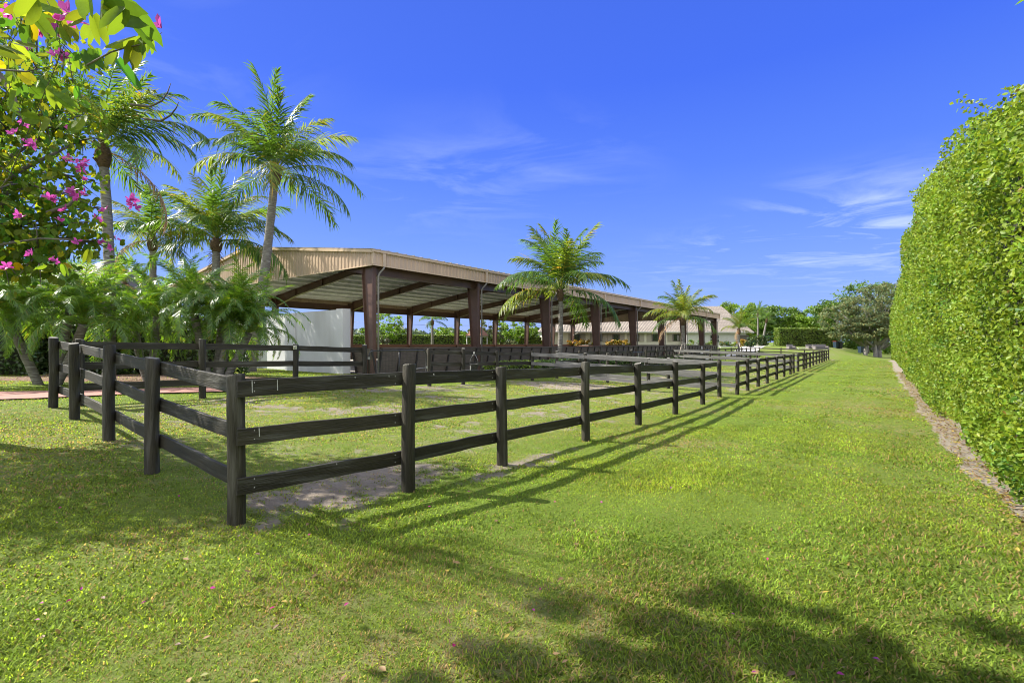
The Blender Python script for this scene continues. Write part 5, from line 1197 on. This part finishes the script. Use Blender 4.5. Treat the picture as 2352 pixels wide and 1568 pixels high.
# ------------------------------------------------------------------ light, sky, camera
SUN_EL = R(43); sd = nrm(np.array([-.97, .24])); SUN = np.array([sd[0]*math.cos(SUN_EL), sd[1]*math.cos(SUN_EL), math.sin(SUN_EL)])
l = bpy.data.lights.new('sun', 'SUN'); l.energy = 4.6; l.angle = R(.53); l.color = (1, .945, .84)
so = bpy.data.objects.new('sun', l); COL.objects.link(so); so.rotation_euler = Vector(SUN).to_track_quat('Z', 'Y').to_euler(); so.location = (-20, 10, 30)
w = bpy.data.worlds.new('World'); SC.world = w; w.use_nodes = True; nt = w.node_tree; N = nt.nodes; L = nt.links; N.clear()
tc = N.new('ShaderNodeTexCoord'); sk = N.new('ShaderNodeTexSky'); sk.sky_type = 'NISHITA'; sk.sun_disc = False; sk.sun_elevation = SUN_EL; sk.sun_rotation = math.atan2(SUN[0], SUN[1]); sk.air_density = 1; sk.dust_density = .6; sk.ozone_density = 2.5
sc_ = N.new('ShaderNodeVectorMath'); sc_.operation = 'SCALE'; sc_.inputs['Scale'].default_value = .075; L.new(sk.outputs[0], sc_.inputs[0])
sep = N.new('ShaderNodeSeparateXYZ'); L.new(tc.outputs['Generated'], sep.inputs[0])
rp = N.new('ShaderNodeValToRGB'); L.new(sep.outputs[2], rp.inputs[0]); cr = rp.color_ramp
def stop(p, c):
    e = cr.elements.new(p); e.color = (*c, 1)
cr.elements[0].position = 0; cr.elements[0].color = (.150, .215, .46, 1); cr.elements[1].position = 1; cr.elements[1].color = (.62, .66, .72, 1)
stop(.10, (.105, .180, .46)); stop(.20, (.070, .140, .45)); stop(.32, (.040, .099, .44)); stop(.46, (.023, .069, .42)); stop(.60, (.022, .063, .38)); stop(.74, (.30, .34, .45))  # sky whitened above the view, added as neutral fill
mx = N.new('ShaderNodeMix'); mx.data_type = 'RGBA'; mx.inputs[0].default_value = .88; L.new(sc_.outputs[0], mx.inputs[6]); L.new(rp.outputs[0], mx.inputs[7])
# thin cirrus: noise on a high plane reached by the view direction
mxz = N.new('ShaderNodeMath'); mxz.operation = 'MAXIMUM'; L.new(sep.outputs[2], mxz.inputs[0]); mxz.inputs[1].default_value = .03
dv = N.new('ShaderNodeVectorMath'); dv.operation = 'DIVIDE'; L.new(tc.outputs['Generated'], dv.inputs[0])
cb = N.new('ShaderNodeCombineXYZ'); [L.new(mxz.outputs[0], cb.inputs[k]) for k in range(3)]; L.new(cb.outputs[0], dv.inputs[1])
mp = N.new('ShaderNodeMapping'); mp.inputs['Scale'].default_value = (.8, 1.15, 1); mp.inputs['Rotation'].default_value = (0, 0, R(-12)); L.new(dv.outputs[0], mp.inputs[0])
n1 = N.new('ShaderNodeTexNoise'); n1.inputs['Scale'].default_value = 1.25; n1.inputs['Detail'].default_value = 10; n1.inputs['Roughness'].default_value = .6; n1.inputs['Distortion'].default_value = .9; L.new(mp.outputs[0], n1.inputs['Vector'])
c1 = N.new('ShaderNodeMapRange'); c1.inputs[1].default_value = .49; c1.inputs[2].default_value = .88; L.new(n1.outputs[0], c1.inputs[0])
def blob(px, py, rad, amp):
    d = Vector(((px-CX)/FP, 1, -(py-HY)/FP)).normalized()
    s_ = N.new('ShaderNodeVectorMath'); s_.operation = 'SUBTRACT'; L.new(tc.outputs['Generated'], s_.inputs[0]); s_.inputs[1].default_value = d
    q = N.new('ShaderNodeVectorMath'); q.operation = 'MULTIPLY'; L.new(s_.outputs[0], q.inputs[0]); q.inputs[1].default_value = (1, 1, 2.2)
    le = N.new('ShaderNodeVectorMath'); le.operation = 'LENGTH'; L.new(q.outputs[0], le.inputs[0])
    r_ = N.new('ShaderNodeMapRange'); r_.interpolation_type = 'SMOOTHSTEP'; r_.inputs[1].default_value = 0; r_.inputs[2].default_value = rad; r_.inputs[3].default_value = amp; r_.inputs[4].default_value = 0; L.new(le.outputs['Value'], r_.inputs[0]); return r_.outputs[0]
bl = [blob(1990, 530, .30, 1.6), blob(1600, 600, .2, .6), blob(1180, 400, .36, .42), blob(300, 60, .35, .35), blob(900, 440, .3, .3)]
acc = bl[0]
for b_ in bl[1:]:
    a_ = N.new('ShaderNodeMath'); a_.operation = 'ADD'; L.new(acc, a_.inputs[0]); L.new(b_, a_.inputs[1]); acc = a_.outputs[0]
# unseen milky cloud added overhead and behind the camera as neutral fill light
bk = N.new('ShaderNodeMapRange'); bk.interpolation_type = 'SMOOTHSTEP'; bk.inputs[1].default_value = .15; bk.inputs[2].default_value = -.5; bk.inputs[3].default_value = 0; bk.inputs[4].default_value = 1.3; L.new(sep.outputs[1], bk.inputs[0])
a_ = N.new('ShaderNodeMath'); a_.operation = 'ADD'; L.new(acc, a_.inputs[0]); L.new(bk.outputs[0], a_.inputs[1]); acc = a_.outputs[0]
ml = N.new('ShaderNodeMath'); ml.operation = 'MULTIPLY'; ml.use_clamp = True; L.new(acc, ml.inputs[0]); L.new(c1.outputs[0], ml.inputs[1])
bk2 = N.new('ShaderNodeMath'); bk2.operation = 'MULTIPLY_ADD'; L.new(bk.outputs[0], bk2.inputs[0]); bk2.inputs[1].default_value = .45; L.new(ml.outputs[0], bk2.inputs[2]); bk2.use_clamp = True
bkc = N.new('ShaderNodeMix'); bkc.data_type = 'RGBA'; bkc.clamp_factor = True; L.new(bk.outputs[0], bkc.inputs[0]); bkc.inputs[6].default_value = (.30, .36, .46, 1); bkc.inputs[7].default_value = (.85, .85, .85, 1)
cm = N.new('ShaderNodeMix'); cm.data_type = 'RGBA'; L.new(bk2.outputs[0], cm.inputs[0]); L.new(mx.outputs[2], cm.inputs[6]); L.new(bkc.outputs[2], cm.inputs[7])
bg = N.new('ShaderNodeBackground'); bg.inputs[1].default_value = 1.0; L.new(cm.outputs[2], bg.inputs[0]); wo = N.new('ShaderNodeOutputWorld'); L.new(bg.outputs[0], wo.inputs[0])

cd = bpy.data.cameras.new('camera'); cam = bpy.data.objects.new('camera', cd); COL.objects.link(cam); SC.camera = cam
cam.location = (0, 0, E); cam.rotation_euler = (R(90), 0, 0); cd.sensor_width = 36; cd.lens = FP/2352*36; cd.shift_y = 6/2352; cd.clip_end = 5000; cd.clip_start = .05
SC.view_settings.view_transform = 'Standard'; SC.view_settings.look = 'None'; SC.view_settings.gamma = 1; SC.view_settings.exposure = 1.25
SC.render.engine = 'CYCLES'; SC.cycles.filter_width = 1.0; SC.cycles.max_bounces = 8; SC.cycles.transparent_max_bounces = 8
